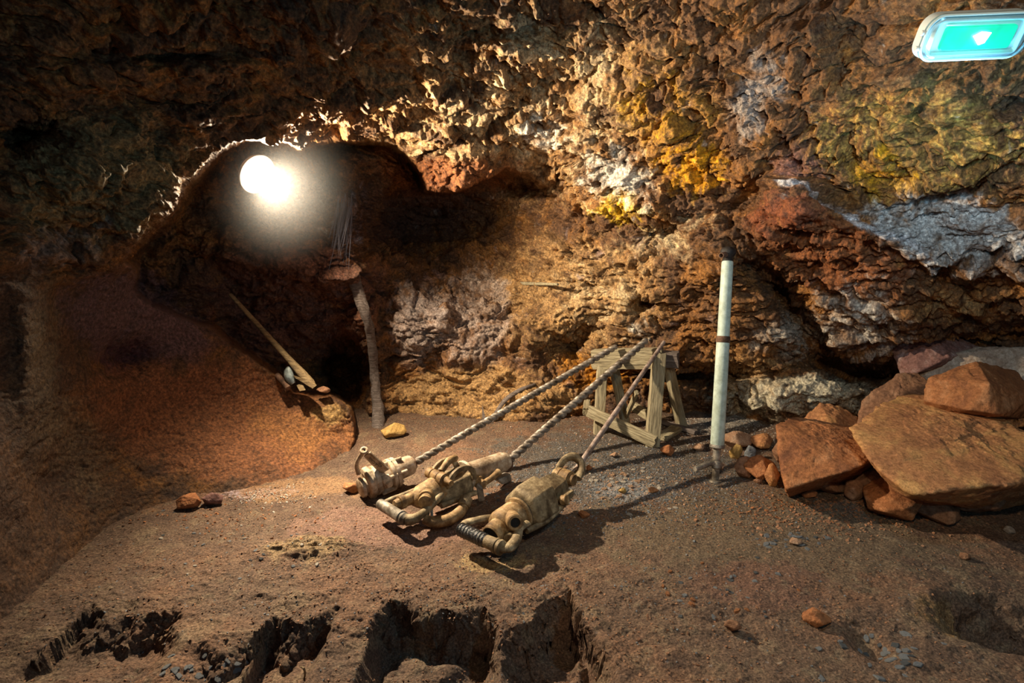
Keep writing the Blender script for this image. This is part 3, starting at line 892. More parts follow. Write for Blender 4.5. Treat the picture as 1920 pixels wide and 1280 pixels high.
m_, nt, bs = new_mat('frosted_blue_tray'); bs.inputs['Base Color'].default_value = (0.5, 0.8, 0.88, 1); bs.inputs['Roughness'].default_value = 0.3
bs.inputs['Emission Color'].default_value = (0.35, 0.8, 0.9, 1); bs.inputs['Emission Strength'].default_value = 0.14
loft(MB(), [rrect(0.26, 0.086, 0.012, 0.001), rrect(0.26, 0.086, 0.012, 0.006), rrect(0.272, 0.098, 0.012, 0.016), rrect(0.268, 0.094, 0.012, 0.016), rrect(0.254, 0.080, 0.01, 0.007)]).build('tray', m_, ex)
m_, nt, bs = new_mat('clear_cover')
for n_ in list(nt.nodes):
    if n_.type == 'BSDF_PRINCIPLED': nt.nodes.remove(n_)
out = [n_ for n_ in nt.nodes if n_.type == 'OUTPUT_MATERIAL'][0]
tr = N(nt, 'ShaderNodeBsdfTransparent'); gl = N(nt, 'ShaderNodeBsdfGlossy'); mx = N(nt, 'ShaderNodeMixShader'); lw = N(nt, 'ShaderNodeLayerWeight')
tr.inputs[0].default_value = (0.86, 0.96, 0.98, 1); gl.inputs[0].default_value = (0.8, 0.95, 1, 1); gl.inputs['Roughness'].default_value = 0.15
lw.inputs[0].default_value = 0.35
nt.links.new(lw.outputs['Facing'], mx.inputs[0]); nt.links.new(tr.outputs[0], mx.inputs[1]); nt.links.new(gl.outputs[0], mx.inputs[2]); nt.links.new(mx.outputs[0], out.inputs[0])
M_CLEAR = m_
loft(MB(), [rrect(EW + 0.004, EH + 0.004, 0.046, 0.0), rrect(EW + 0.004, EH + 0.004, 0.046, 0.008), rrect(EW - 0.02, EH - 0.02, 0.04, 0.012),
            rrect(EW - 0.030, EH - 0.026, 0.026, 0.032), rrect(EW - 0.045, EH - 0.04, 0.02, 0.037)], cap0=False).build('cover', M_CLEAR, ex)
fr = MB()
lp = rrect(EW - 0.004, EH - 0.004, 0.044, 0.008)
fr.tube(lp + [lp[0]], 0.0042, 8, 1)
m2, nt, bs = new_mat('rim_plastic'); bs.inputs['Base Color'].default_value = (0.55, 0.70, 0.74, 1); bs.inputs['Roughness'].default_value = 0.3
fr.build('rim', m2, ex)
for sx, sy in ((-0.5, -0.22), (-0.5, 0.12)):
    MB().cyl((EW * sx - 0.010, EH * sy, 0.0), (EW * sx + 0.004, EH * sy, 0.0), 0.008, seg=12).build('clip', M_LBASE, ex)

# ------------------------------------------------------------------ rocks
def hull_planes(pts):
    bm = bmesh.new()
    for p in pts: bm.verts.new(p)
    bmesh.ops.convex_hull(bm, input=bm.verts)
    bm.normal_update()
    c = sum((Vector(p) for p in pts), Vector()) / len(pts)
    N_, D_ = [], []
    for f in bm.faces:
        n = f.normal.copy(); d = (f.verts[0].co - c).dot(n)
        if d < 0: n = -n; d = -d
        if d > 1e-5: N_.append(n[:]); D_.append(d)
    bm.free()
    return np.array(c[:]), np.array(N_), np.array(D_)

_ico = {}
def ico(level):
    if level not in _ico:
        bm = bmesh.new(); bmesh.ops.create_icosphere(bm, subdivisions=level, radius=1.0)
        _ico[level] = (np.array([v.co[:] for v in bm.verts]), np.array([[v.index for v in f.verts] for f in bm.faces]))
        bm.free()
    return _ico[level]

def rock_verts(pts, level=6, rough=1.0, seed=0.0, rnd=34.0):
    c, Nn, Dd = hull_planes(pts)
    dirs, fs = ico(level)
    dots = dirs @ Nn.T
    inv = np.where(dots > 1e-4, dots / Dd, 0)            # 1/r for each plane
    k = rnd / inv.max(1, keepdims=True)
    r = 1.0 / (np.log(np.exp(np.clip(inv * k, 0, 80)).sum(1)) / k[:, 0])
    P = dirs * r[:, None]
    size = r.mean()
    Pw_ = P + c
    dn = (0.055 * fbm(Pw_, 0.9 / size, 4, 0.55, seed=seed) + 0.06 * fbm(Pw_ * np.array([1, 1, 1.6]), 1.8 / size, 5, 0.55, True, seed + 3)
          + 0.02 * fbm(Pw_, 7 / size, 4, 0.65, seed=seed + 5)) * size * rough
    f1_, f2_, id_ = worley(Pw_ + 0.12 * size * fbm(Pw_, 3 / size, 2)[:, None], 2.0 / size, seed)
    dn += (id_ - 0.5) * 0.05 * size * rough
    nrm_ = P / r[:, None]
    P = P + nrm_ * dn[:, None]
    return c, P, fs

def boulder(name, pxs, mat, label, group=None, level=6, rough=1.0, seed=0.0, rnd=34.0):
    rough *= 1.35; rnd *= 1.3
    pts = [V(*p) for p in pxs]
    c, P, fs = rock_verts(pts, level, rough, seed, rnd)
    o = np_mesh(name, P, fs, mat)
    o.location = c
    return tag(o, label, 'rock', group)

GB = 'fallen boulders against the right wall'
boulder('boulder', [(1595,797,3.15),(1640,775,3.3),(1700,740,3.5),(1760,735,3.5),(1815,780,3.4),(1850,825,3.15),(1925,812,3.0),(1985,860,2.9),(1905,903,2.65),
    (1800,917,2.62),(1715,927,2.66),(1662,895,2.75),(1625,855,2.9),(1700,935,3.05),(1850,950,3.0),(1960,930,3.1),(1680,890,3.3),(1950,850,3.5),(1750,820,3.7)],
    S_ORANGE, 'largest orange-brown boulder, domed on top, at the front right of the rock fall', GB, 7, 1.0, 2.0, 60)
boulder('boulder', [(1456,797,3.3),(1490,786,3.5),(1600,800,3.5),(1645,822,3.35),(1640,858,3.1),(1590,882,3.0),(1475,917,3.02),(1461,870,3.15),(1480,930,3.25),
    (1600,905,3.5),(1480,860,3.6),(1640,850,3.6)], S_RUST, 'flat-topped reddish boulder just left of the largest boulder', GB, 7, 0.9, 5.0, 60)
boulder('boulder', [(1490,800,3.75),(1538,755,3.75),(1575,762,3.75),(1635,802,3.7),(1600,840,3.95),(1500,840,3.95),(1560,800,3.55)], S_ORANGE,
    'low orange rock showing behind the flat-topped reddish boulder', GB, 6, 1.0, 9.0, 50)
boulder('boulder', [(1748,712,3.35),(1832,685,3.3),(1853,722,3.12),(1869,772,3.08),(1845,752,3.1),(1818,765,3.12),(1745,750,3.3),(1760,785,3.5),(1925,745,3.25),
    (1900,700,3.45),(1915,780,3.3)], S_RUST, 'square-faced rust block resting behind the largest boulder', GB, 6, 0.7, 13.0, 70)
boulder('boulder', [(1720,705,3.75),(1760,668,3.7),(1830,653,3.65),(1925,650,3.5),(2010,700,3.4),(1925,745,3.45),(1850,725,3.6),(1775,735,3.65),(1900,690,4.0),
    (1800,700,4.0)], S_PALE, 'pale pinkish slab lying highest at the right edge', GB, 6, 0.8, 17.0, 60)
boulder('boulder', [(1683,657,3.85),(1738,614,3.8),(1760,620,3.8),(1840,657,3.75),(1775,668,3.65),(1722,695,3.68),(1698,700,3.8),(1780,680,4.1)], S_PLUM,
    'pointed wedge of plum rock with a pale ridge, topmost of the rock fall', GB, 6, 0.8, 21.0, 70)
boulder('boulder', [(1615,750,3.65),(1680,703,3.65),(1722,697,3.65),(1752,730,3.55),(1752,775,3.45),(1690,795,3.5),(1605,805,3.6),(1640,780,3.9),(1720,740,3.95)], S_BROWN,
    'brown sloping boulder between the flat-topped boulder and the rust block', GB, 6, 0.9, 25.0, 60)

def small_rock(X, Y, wpx, hpx, mat, label, seed, dz=0.0, group=None, lift=0.0, d=None, flat=1.0, level=4, name='rock', cat='rock'):
    """stone resting on the floor whose lowest visible edge is at pixel Y"""
    g = ground(X, Y) if d is None else V(X, Y, d)
    dist = (g - Vector(CAMP)).dot(Vector(FV))
    rw = wpx * dist / F / 2; rh = hpx * dist / F / 2 * 1.05
    rr = random.Random(seed); pts = []
    for k in range(11):
        a = rr.random() * 6.283; z = rr.uniform(-1, 1); q = math.sqrt(1 - z * z)
        pts.append(Vector((q * math.cos(a) * rw, q * math.sin(a) * rw * 0.85, z * rh)) * rr.uniform(0.95, 1.15))
    for s in ((1, 0, 0), (-1, 0, 0), (0, 0, 1), (0, 0, -1), (0, 1, 0), (0, -1, 0)):
        pts.append(Vector((s[0] * rw, s[1] * rw * 0.8, s[2] * rh * 0.9)))
    c, P, fs = rock_verts(pts, level, 1.0, seed * 1.7, 40)
    o = np_mesh(name, P, fs, mat)
    zmin = P[:, 2].min()
    o.location = (g.x, g.y + rw * 0.5, (g.z - zmin - rh * 0.10 + lift) if d is None else g.z)
    return tag(o, label, cat, group)

SR = [
 (1385, 846, 62, 34, S_PEACH, 'pinkish rock at the foot of the wall right behind the pale metal prop'),
 (1382, 862, 26, 32, S_YELLOW, 'small mustard-yellow rock beside the foot of the metal prop'),
 (1408, 864, 22, 30, S_SLATE, 'small grey-green rock next to the mustard-yellow rock'),
 (1432, 846, 44, 30, S_ORANGE, 'tan rock between the pinkish rock and the flat-topped boulder'),
 (1398, 897, 38, 48, S_BROWN, 'dark brown upright stone just right of the prop clamp'),
 (1430, 902, 62, 46, S_RUST, 'rust-coloured angular stone in the row left of the flat-topped boulder'),
 (1450, 914, 30, 50, S_ORANGE, 'narrow orange stone leaning on the flat-topped boulder'),
 (1462, 868, 28, 50, S_BROWN, 'brown stone wedged upright at the corner of the flat-topped boulder'),
 (1422, 908, 16, 14, S_BROWN, 'small round brown stone in front of the rust-coloured angular stone'),
 (1253, 856, 28, 20, S_RUST, 'small red stone on the dark grit between trestle and prop'),
 (1312, 846, 22, 15, S_PEACH, 'little orange stone lying left of the metal prop foot'),
 (738, 822, 50, 26, S_YELLOW, 'small ochre rock on the floor beside the dark timber prop'),
 (1685, 982, 104, 74, S_RUST, 'rounded rust rock under the front edge of the largest boulder'),
 (1762, 985, 90, 56, S_BROWN, 'crumbly brown rock right of the rounded rust rock'),
 (1606, 940, 38, 44, S_BROWN, 'small brown rock standing between the two largest boulders'),
 (1562, 930, 70, 34, S_BROWN, 'dark rock wedged underneath the flat-topped boulder'),
 (1850, 970, 120, 70, S_BROWN, 'broad dark rock beneath the right end of the largest boulder'),
 (1650, 935, 70, 56, S_BROWN, 'dark rock in the gap under the largest boulder'),
 (1520, 935, 30, 14, S_RUST, 'small reddish stone in front of the flat-topped boulder'),
 (352, 958, 46, 30, S_RUST, 'rust-orange lump at the foot of the left clay slope'),
 (394, 950, 38, 28, S_PLUM, 'purple glinting stone beside the rust-orange lump on the left'),
 (658, 926, 34, 20, S_ORANGE, 'orange lump touching the rear cap of the shortest drill'),
 (1055, 938, 16, 14, S_ORANGE, 'small brown cube-shaped stone right of the nearest drill'),
 (1096, 972, 22, 14, S_RUST, 'brick-red stone on the slate chips right of the nearest drill'),
 (1152, 858, 18, 9, S_PEACH, 'flat cream stone on the dark grit below the trestle'),
 (1168, 925, 16, 11, S_YELLOW, 'yellowish stone at the left of the pale pebble patch'),
 (1225, 925, 20, 13, S_ORANGE, 'orange-tan stone at the right of the pale pebble patch'),
 (1105, 884, 12, 12, S_RUST, 'reddish pebble beside the nose ring of the nearest drill'),
 (1535, 1178, 56, 32, S_RUST, 'orange-brown stone half sunk in the foreground dirt at the right'),
 (1378, 1188, 34, 24, S_BROWN, 'brown stone half sunk in the foreground dirt, left of the orange-brown one'),
 (1493, 1023, 24, 12, S_PEACH, 'pinkish flat stone among the chips in the middle of the floor'),
 (1812, 1050, 22, 14, S_BROWN, 'small tan stone on the bare floor at the far right'),
 (1896, 1002, 24, 14, S_PALE, 'small pale stone near the right edge of the floor'),
 (606, 737, 26, 12, S_BROWN, 'small dark stone at the tip of the broken wooden handle'),
]
for i, r in enumerate(SR):
    X, Y, a, b, mt, lb = r
    if Y == 737:
        o = small_rock(X, Y - 5, a, b, mt, lb, i + 3, d=4.02, level=4)
    else:
        o = small_rock(X, Y, a, b, mt, lb, i + 3, level=5 if a > 40 else 4)

def depth_of(p): return (p - Vector(CAMP)).dot(Vector(FV))
def beam_front(X):
    a_ = depth_of(ground(1122, 812)) + .09; b_ = depth_of(ground(1222, 836)) + .12
    return a_ + (b_ - a_) * (X - 1113) / 131.0 - .055

# ------------------------------------------------------------------ the nearest drill (hexagonal block, taped grip)
A = at_height(903, 1010, 0.11); B = at_height(1074, 896, 0.15)
Md = frame(A, B); L3 = (B - A).length
d3 = empty('rock_drill', Md)
tag(d3, 'nearest dusty rock drill with hexagonal block and black taped grip, on the floor', 'drill', 'old rock drills on the floor')
s = L3 / 0.69
def q(x, y, z): return Vector((x * s, y * s, z * s))
MB().lathe(q(0, .135, 0), q(0, -1, 0), [(0, .016*s), (.005*s, .027*s)] + [(.008*s + .0042*s*k, (.0285 + .0022 * (k % 2) + .0008 * math.sin(k * 1.7)) * s) for k in range(37)] + [(.165*s, .026*s)], 28, .4).build('taped_grip', M_TAPE, d3, label='black tape-wound grip')
MB().lathe(q(0, -0.028, 0), q(0, -1, 0), [(0, .027*s), (.05*s, .029*s), (.052*s, .033*s), (.062*s, .033*s), (.064*s, .029*s), (.074*s, .033*s), (.084*s, .033*s), (.09*s, .02*s)], 28).build('handle_bar', M_DUN, d3)
MB().tube([q(0, -.105, 0), q(.02, -.135, .0), q(.07, -.13, .005), (q(.11, -.11, .01)), q(.14, -.095, .015), q(.20, -.09, .01)], [.024*s, .026*s, .024*s, .021*s, .02*s, .02*s], 12, 5, 0.7).build('handle_arm', M_DUN, d3)
MB().tube([q(.0, .12, 0), q(.035, .13, .01), q(.07, .10, .02), q(.11, .085, .015), q(.16, .07, .0)], [.018*s, .02*s, .016*s, .018*s, .02*s], 12, 5, 0.7).build('handle_arm', M_DUN, d3)
MB().lathe(q(.10, 0, 0), q(1, 0, 0), [(0, .045*s), (.012*s, .062*s), (.03*s, .070*s), (.12*s, .072*s), (.125*s, .066*s), (.135*s, .066*s), (.14*s, .080*s), (.15*s, .082*s), (.156*s, .07*s)], 36).build('rear_head', M_OCHRE, d3)
MB().pipe(q(.15, .0, .005), q(.045, -.012, -.005), .048*s, .038*s, 24).build('air_inlet', M_OCHRE, d3)
MB().cyl(q(.08, -.008, .000), q(.050, -.0115, -.0045), .039*s, seg=20).build('inlet_bore', M_BORE, d3)
MB().pipe(q(.17, -.02, .03), q(.115, -.095, .055), .036*s, .022*s, 24).build('exhaust_port', M_OCHRE, d3)
MB().cyl(q(.13, -.075, .048), q(.1185, -.0900, .0533), .0235*s, seg=20).build('exhaust_bore', M_BORE, d3)
MB().cyl(q(.13, -.05, -.02), q(.085, -.075, -.015), .022*s, seg=20).build('throttle_knob', M_DUN, d3)
MB().lathe(q(.245, 0, 0), q(1, 0, 0), [(0, .068*s), (.004*s, .078*s), (.012*s, .078*s), (.014*s, .070*s), (.020*s, .070*s)], 36).build('dark_groove', M_BLACK, d3)  # black ring put in for the dark groove between head and block
MB().lathe(q(.262, 0, .006), q(1, 0, .006), [(0, .085*s), (.012*s, .106*s), (.035*s, .116*s), (.150*s, .116*s), (.172*s, .10*s), (.176*s, .065*s)], 6, math.radians(12)).build('hexagonal_block', M_DUN, d3, 0.008 * s)
MB().hull([q(.42, .04, .085), q(.42, -.06, .05), q(.42, .06, -.06), q(.42, -.07, -.06), q(.57, .03, .075), q(.59, -.035, .045), q(.60, .045, -.04), q(.60, -.05, -.045)]).build('front_plate', M_DUN, d3, 0.006 * s)
for yy in (-.085, .085):
    MB().tube([q(.20, yy, -.03), q(.34, yy * 1.18, -.035), q(.52, yy * .9, -.03)], .014*s, 10, 4).build('side_rod', M_DUN, d3)
MB().cyl(q(.47, -.085, .0), q(.475, -.115, .01), .024*s, seg=20).build('bolt', M_OCHRE, d3)
MB().hull([q(.48, -.10, -.02), q(.48, -.07, -.02), q(.57, -.09, -.02), q(.57, -.06, -.02), q(.49, -.10, .02), q(.49, -.07, .02), q(.57, -.09, .012), q(.57, -.06, .012)]).build('side_lug', M_DUN, d3, 0.006 * s)
MB().cyl(q(.455, .05, .045), q(.455, .05, .062), .017*s, seg=8).build('bolt', M_OCHRE, d3)
MB().lathe(q(.615, .065, .035), q(.615, -1, .035), [(0, .02*s), (.004*s, .03*s), (.02*s, .03*s), (.024*s, .041*s), (.045*s, .043*s), (.047*s, .038*s), (.052*s, .043*s), (.10*s, .041*s), (.104*s, .03*s), (.125*s, .028*s), (.13*s, .018*s)], 28).build('pivot_barrel', M_OCHRE, d3)
cR = q(.69, -.005, .085)
MB().tube([q(.625, .050, .04), q(.645, .046, .075), q(.675, .032, .105), q(.705, .0, .112), q(.712, -.034, .088), q(.695, -.050, .055), q(.65, -.055, .03)],
          [.017*s, .016*s, .017*s, .021*s, .018*s, .018*s, .020*s], 12, 6, 1.3).build('steel_retainer', M_DUN, d3)
MB().tube([q(.60, -.04, .02), q(.64, -.04, .02), q(.69, -.02, .03), q(.71, .0, .03)], .018*s, 12, 4).build('nose_arm', M_DUN, d3)
r0 = V(1084, 889, 3.16) ; r0 = Md @ q(.68, -.01, .03); r1 = V(1245, 641, beam_front(1245) - .025)
MB().tube([r0, r0.lerp(r1, .5), r1], [.0155, .0155, .013], 14, 1).build('drill_rod', M_BAR, None, at=tuple(r0))
rod3 = bpy.context.scene.objects['drill_rod']
tag(rod3, 'smooth straight drill rod from the nearest drill up to the trestle', 'drill rod', 'drill rods resting on the trestle')

# ------------------------------------------------------------------ the middle drill (clamp on top, long barrel)
A = at_height(738, 960, 0.10); B = at_height(950, 868, 0.13)
Md = frame(A, B); L2 = (B - A).length; s = L2 / 0.69
d2 = empty('rock_drill', Md)
tag(d2, 'middle rock drill with a hinged clamp on top and a long round barrel', 'drill', 'old rock drills on the floor')
MB().lathe(q(0, .115, 0), q(0, -1, 0), [(0, .015*s), (.004*s, .023*s), (.03*s, .025*s), (.16*s, .025*s), (.165*s, .028*s), (.18*s, .029*s), (.184*s, .024*s), (.20*s, .028*s), (.215*s, .018*s)], 24).build('handle_bar', M_GREYST, d2)
MB().tube([q(0, -.095, 0), q(.03, -.115, 0), q(.09, -.10, .0), q(.15, -.085, .01), q(.22, -.06, .02)], [.026*s, .022*s, .017*s, .016*s, .018*s], 12, 5).build('handle_arm', M_DUN, d2)
MB().tube([q(0, .10, 0), q(.05, .09, .01), q(.10, .07, .02), q(.17, .05, .03)], [.014*s, .013*s, .012*s, .014*s], 10, 5).build('handle_arm', M_DUN, d2)
MB().lathe(q(.10, 0, .01), q(1, 0, .06), [(0, .02*s), (.02*s, .038*s), (.05*s, .058*s), (.10*s, .062*s), (.16*s, .070*s), (.20*s, .060*s)], 28).build('rear_head', M_OCHRE, d2)
MB().lathe(q(.12, .015, .02), q(.03, .02, .02), [(0, .03*s), (.05*s, .026*s), (.052*s, .031*s), (.075*s, .031*s), (.078*s, .024*s), (.10*s, .02*s)], 20).build('air_inlet', M_OCHRE, d2)
MB().lathe(q(.16, -.03, .03), q(.09, -.11, .035), [(0, .035*s), (.03*s, .035*s), (.032*s, .027*s), (.055*s, .027*s), (.057*s, .032*s), (.075*s, .032*s), (.08*s, .02*s)], 20).build('exhaust_port', M_OCHRE, d2)
MB().cyl(q(.14, -.05, -.01), q(.11, -.085, -.02), .018*s, seg=16).build('throttle_knob', M_DUN, d2)
MB().hull([q(.22, .055, .06), q(.22, -.06, .05), q(.22, .055, -.06), q(.22, -.065, -.05), q(.41, .055, .07), q(.41, -.065, .065), q(.41, .055, -.055), q(.41, -.07, -.05), q(.32, -.085, .02), q(.32, -.085, -.03)]).build('body_block', M_DUN, d2, 0.01 * s)
MB().tube([q(.20, -.08, -.02), q(.40, -.09, -.025)], .013*s, 10, 1).build('side_rod', M_DUN, d2)
# clamp: two curved cheek plates with a grip across and a lever
for yy, nm in ((.055, 'clamp_plate'), (-.075, 'clamp_plate')):
    pts = []
    for k in range(13):
        a = math.radians(-15 + 200 * k / 12)
        pts.append(q(.330 + .088 * math.cos(a), yy, .055 + .074 * math.sin(a)))
    mb = MB()
    vs = []; fs = []
    n = len(pts)
    for off in (-.008, .008):
        for p in pts: vs.append(p + q(0, off, 0))
        for p in pts: vs.append(q(.330, yy, .055) + (p - q(.330, yy, .055)) * 0.70 + q(0, off, 0))
    m4 = 2 * n
    for k in range(n - 1):
        fs += [(k, k + 1, n + k + 1, n + k), (m4 + k, m4 + n + k, m4 + n + k + 1, m4 + k + 1), (k, m4 + k, m4 + k + 1, k + 1), (n + k, n + k + 1, m4 + n + k + 1, m4 + n + k)]
    fs += [(0, n, m4 + n, m4), (n - 1, m4 + n - 1, m4 + 2 * n - 1, 2 * n - 1)]
    mb.add(vs, fs).build(nm, M_DUN, d2, 0.002 * s)
MB().lathe(q(.250, .075, .080), q(.250, -1, .080), [(0, .018*s), (.004*s, .026*s), (.035*s, .026*s), (.037*s, .022*s), (.042*s, .026*s), (.085*s, .027*s), (.09*s, .022*s), (.095*s, .032*s), (.13*s, .033*s), (.135*s, .024*s), (.16*s, .014*s), (.175*s, .014*s)], 24).build('clamp_grip', M_OCHRE, d2)
MB().tube([q(.27, .0, .10), q(.33, .02, .125), q(.385, .035, .12)], [.014*s, .018*s, .017*s], 12, 4).build('clamp_lever', M_OCHRE, d2)
MB().lathe(q(.40, 0, .03), q(1, 0, .0), [(0, .07*s), (.012*s, .075*s), (.03*s, .06*s), (.05*s, .055*s), (.26*s, .052*s), (.265*s, .046*s), (.285*s, .045*s), (.29*s, .034*s)], 32).build('barrel', M_PALE, d2, label='long pale round barrel')
MB().lathe(q(.675, 0, .0), q(1, 0, -.0), [(0, .034*s), (.012*s, .038*s), (.03*s, .034*s), (.04*s, .022*s)], 24).build('chuck_ring', M_RUST, d2)
MB().hull([q(.60, -.03, -.05), q(.69, -.03, -.05), q(.60, .03, -.06), q(.70, .03, -.06), q(.62, -.04, -.085), q(.69, -.04, -.09), q(.68, .02, -.09)]).build('nose_lug', M_GREYST, d2, 0.006 * s)
MB().lathe(q(.44, -.05, .01), q(.44, -.11, .0), [(0, .03*s), (.02*s, .03*s), (.022*s, .022*s), (.05*s, .024*s), (.06*s, .012*s)], 18).build('side_valve', M_OCHRE, d2)
MB().tube([q(.45, -.085, .0), q(.50, -.09, .012), q(.56, -.08, .02)], [.016*s, .014*s, .02*s], 12, 4).build('valve_lever', M_OCHRE, d2)
MB().hull([q(.40, -.09, .02), q(.42, -.12, .0), q(.43, -.09, .02), q(.40, -.11, -.07), q(.43, -.12, -.07), q(.42, -.08, -.08)]).build('side_lug', M_GREYST, d2, 0.005 * s)
MB().tube([q(.09, -.10, -.03), q(.12, -.14, -.045), q(.18, -.165, -.045), q(.24, -.165, -.035), q(.28, -.15, -.02)], [.022*s, .024*s, .026*s, .026*s, .022*s], 14, 5).build('hose_elbow', M_OCHRE, d2)
MB().pipe(q(.27, -.155, -.022), q(.305, -.135, .0), .030*s, .02*s, 20).build('hose_collar', M_DUN, d2)
MB().tube([q(.14, -.09, 0), q(.12, -.115, -.03), q(.10, -.115, -.06)], .006*s, 8, 5).build('wire_loop', M_GREYST, d2)
r0 = Md @ q(.68, 0, .0); r1 = V(1213, 637, beam_front(1213) - .035)
o = twisted_rod('drill_rod', r0, r1, .0250, .052, M_ROD)
tag(o, 'twisted drill rod rising from the middle drill and crossing the trestle beam', 'drill rod', 'drill rods resting on the trestle')

# ------------------------------------------------------------------ the short drill with lettered bracket
A = at_height(676, 911, 0.085); B = at_height(776, 871, 0.13)
Md = frame(A, B); L1 = (B - A).length; s = L1 / 0.33
d1 = empty('rock_drill', Md)
tag(d1, 'short pale drill head with a raised lettered bracket, leftmost of the three drills', 'drill', 'old rock drills on the floor')
MB().lathe(q(-.01, 0, -.012), q(1, 0, -.012), [(0, .045*s), (.006*s, .055*s), (.024*s, .057*s), (.03*s, .045*s), (.045*s, .05*s)], 32).build('end_cap', M_PALE, d1)
MB().lathe(q(.03, 0, 0), q(1, 0, 0), [(0, .080*s), (.006*s, .092*s), (.035*s, .094*s), (.04*s, .084*s)], 8, math.radians(22.5)).build('rear_flange', M_PALE, d1, 0.006 * s)
MB().lathe(q(.066, 0, 0), q(1, 0, 0), [(0, .078*s), (.01*s, .086*s), (.035*s, .084*s), (.038*s, .074*s), (.11*s, .074*s)], 32).build('body', M_PALE, d1)
MB().lathe(q(.165, 0, 0), q(1, 0, 0), [(0, .080*s), (.006*s, .090*s), (.022*s, .090*s), (.024*s, .084*s), (.028*s, .084*s), (.030*s, .090*s), (.05*s, .088*s), (.056*s, .07*s)], 32).build('front_flange', M_PALE, d1)
MB().lathe(q(.215, 0, .008), q(1, 0, .008), [(0, .064*s), (.03*s, .060*s), (.095*s, .057*s), (.105*s, .05*s), (.115*s, .038*s)], 32).build('barrel', M_PALE, d1)
MB().cyl(q(.325, 0, .008), q(.338, 0, .008), .036*s, seg=24).build('chuck_ring', M_RUST, d1)
for a in (100, 20, -35, -80, 165):
    ca, sa = math.cos(math.radians(a)), math.sin(math.radians(a))
    MB().cyl(q(.150, ca * .082, sa * .082), q(.255, ca * .078, sa * .078), .011*s, seg=10).build('bolt', M_PALE, d1)
MB().hull([q(.10, -.06, .045), q(.15, -.06, .045), q(.10, -.095, .03), (q(.15, -.095, .03)), q(.10, -.095, -.02), q(.15, -.095, -.02), q(.10, -.06, -.03), q(.15, -.06, -.03)]).build('side_lug', M_PALE, d1, 0.008 * s)
MB().cyl(q(.125, -.08, -.0), q(.13, -.112, -.004), .018*s, seg=18).build('side_plug', M_PALE, d1)
MB().hull([q(.09, -.05, -.05), q(.17, -.05, -.05), q(.09, -.085, -.06), q(.18, -.085, -.06), q(.10, -.04, -.09), q(.18, -.04, -.09)]).build('foot_lug', M_PALE, d1, 0.006 * s)
# bracket: lettered plate and a thinner strut meeting at an eye
T = q(.052, -.02, .205); Bp = q(.132, -.062, .062); T2 = q(.062, -.03, .185)
u = (Bp - T2).normalized(); nrm_b = Md.to_3x3().inverted() @ Vector((-0.62, -0.60, 0.55)); side = u.cross(nrm_b).normalized(); nrm_b = side.cross(u).normalized()
hw0, hw1, th = .025*s, .034*s, .007*s
MB().hull([T2 + side*hw0 + nrm_b*th, T2 - side*hw0 + nrm_b*th, T2 + side*hw0 - nrm_b*th, T2 - side*hw0 - nrm_b*th,
           Bp + side*hw1 + nrm_b*th, Bp - side*hw1 + nrm_b*th, Bp + side*hw1 - nrm_b*th, Bp - side*hw1 - nrm_b*th]).build('bracket_plate', M_PALE, d1, 0.003 * s)
plate = [c_ for c_ in d1.children if c_.name.startswith('bracket_plate')][0]
MB().tube([T, q(.012, .02, .13), q(.012, .03, .06)], [.013*s, .012*s, .014*s], 12, 5).build('bracket_strut', M_PALE, d1)
MB().ring(T, (-.15, -.55, .85), .016*s, .0085*s, 28, 10).build('bracket_eye', M_PALE, d1)
MB().cyl(T, T + Vector((-.15, -.55, .85)) * -0.022 * s, .012*s, seg=16).build('eye_bore', M_BORE, d1)
def letters(txt, size, origin, xdir, ydir, mat, parent):
    cu = bpy.data.curves.new('raised_lettering', 'FONT'); cu.body = txt; cu.size = size; cu.extrude = 0.0012
    cu.align_x = 'LEFT'; cu.align_y = 'CENTER'; cu.offset = 0.0004
    cu.materials.append(mat)
    tmp = bpy.data.objects.new('lettering_curve', cu)
    me = bpy.data.meshes.new_from_object(tmp); bpy.data.objects.remove(tmp)
    o = bpy.data.objects.new('raised_lettering', me); COL.objects.link(o)
    x = xdir.normalized(); z = x.cross(ydir).normalized(); y = z.cross(x)
    o.parent = parent
    o.matrix_local = Matrix.Translation(origin) @ Matrix((x, y, z)).transposed().to_4x4()
    return o
ydir = nrm_b.cross(u)
pl0 = T2 + u * (.024*s) + nrm_b * (th + .0005)
letters('SIOTT', .030*s, pl0 - ydir * (.008*s), u, ydir, M_GREYST, plate)['label'] = 'dark worn raised lettering'
letters('Ro', .026*s, pl0 + u * (.055*s) + ydir * (.014*s), u, ydir, M_GREYST, plate)['label'] = 'dark worn raised lettering'
r0 = Md @ q(.33, 0, .008); r1 = V(1156, 649, beam_front(1156) - .035)
o = twisted_rod('drill_rod', r0, r1, .0230, .050, M_ROD)
tag(o, 'twisted drill rod leading from the short pale drill to the left trestle end', 'drill rod', 'drill rods resting on the trestle')

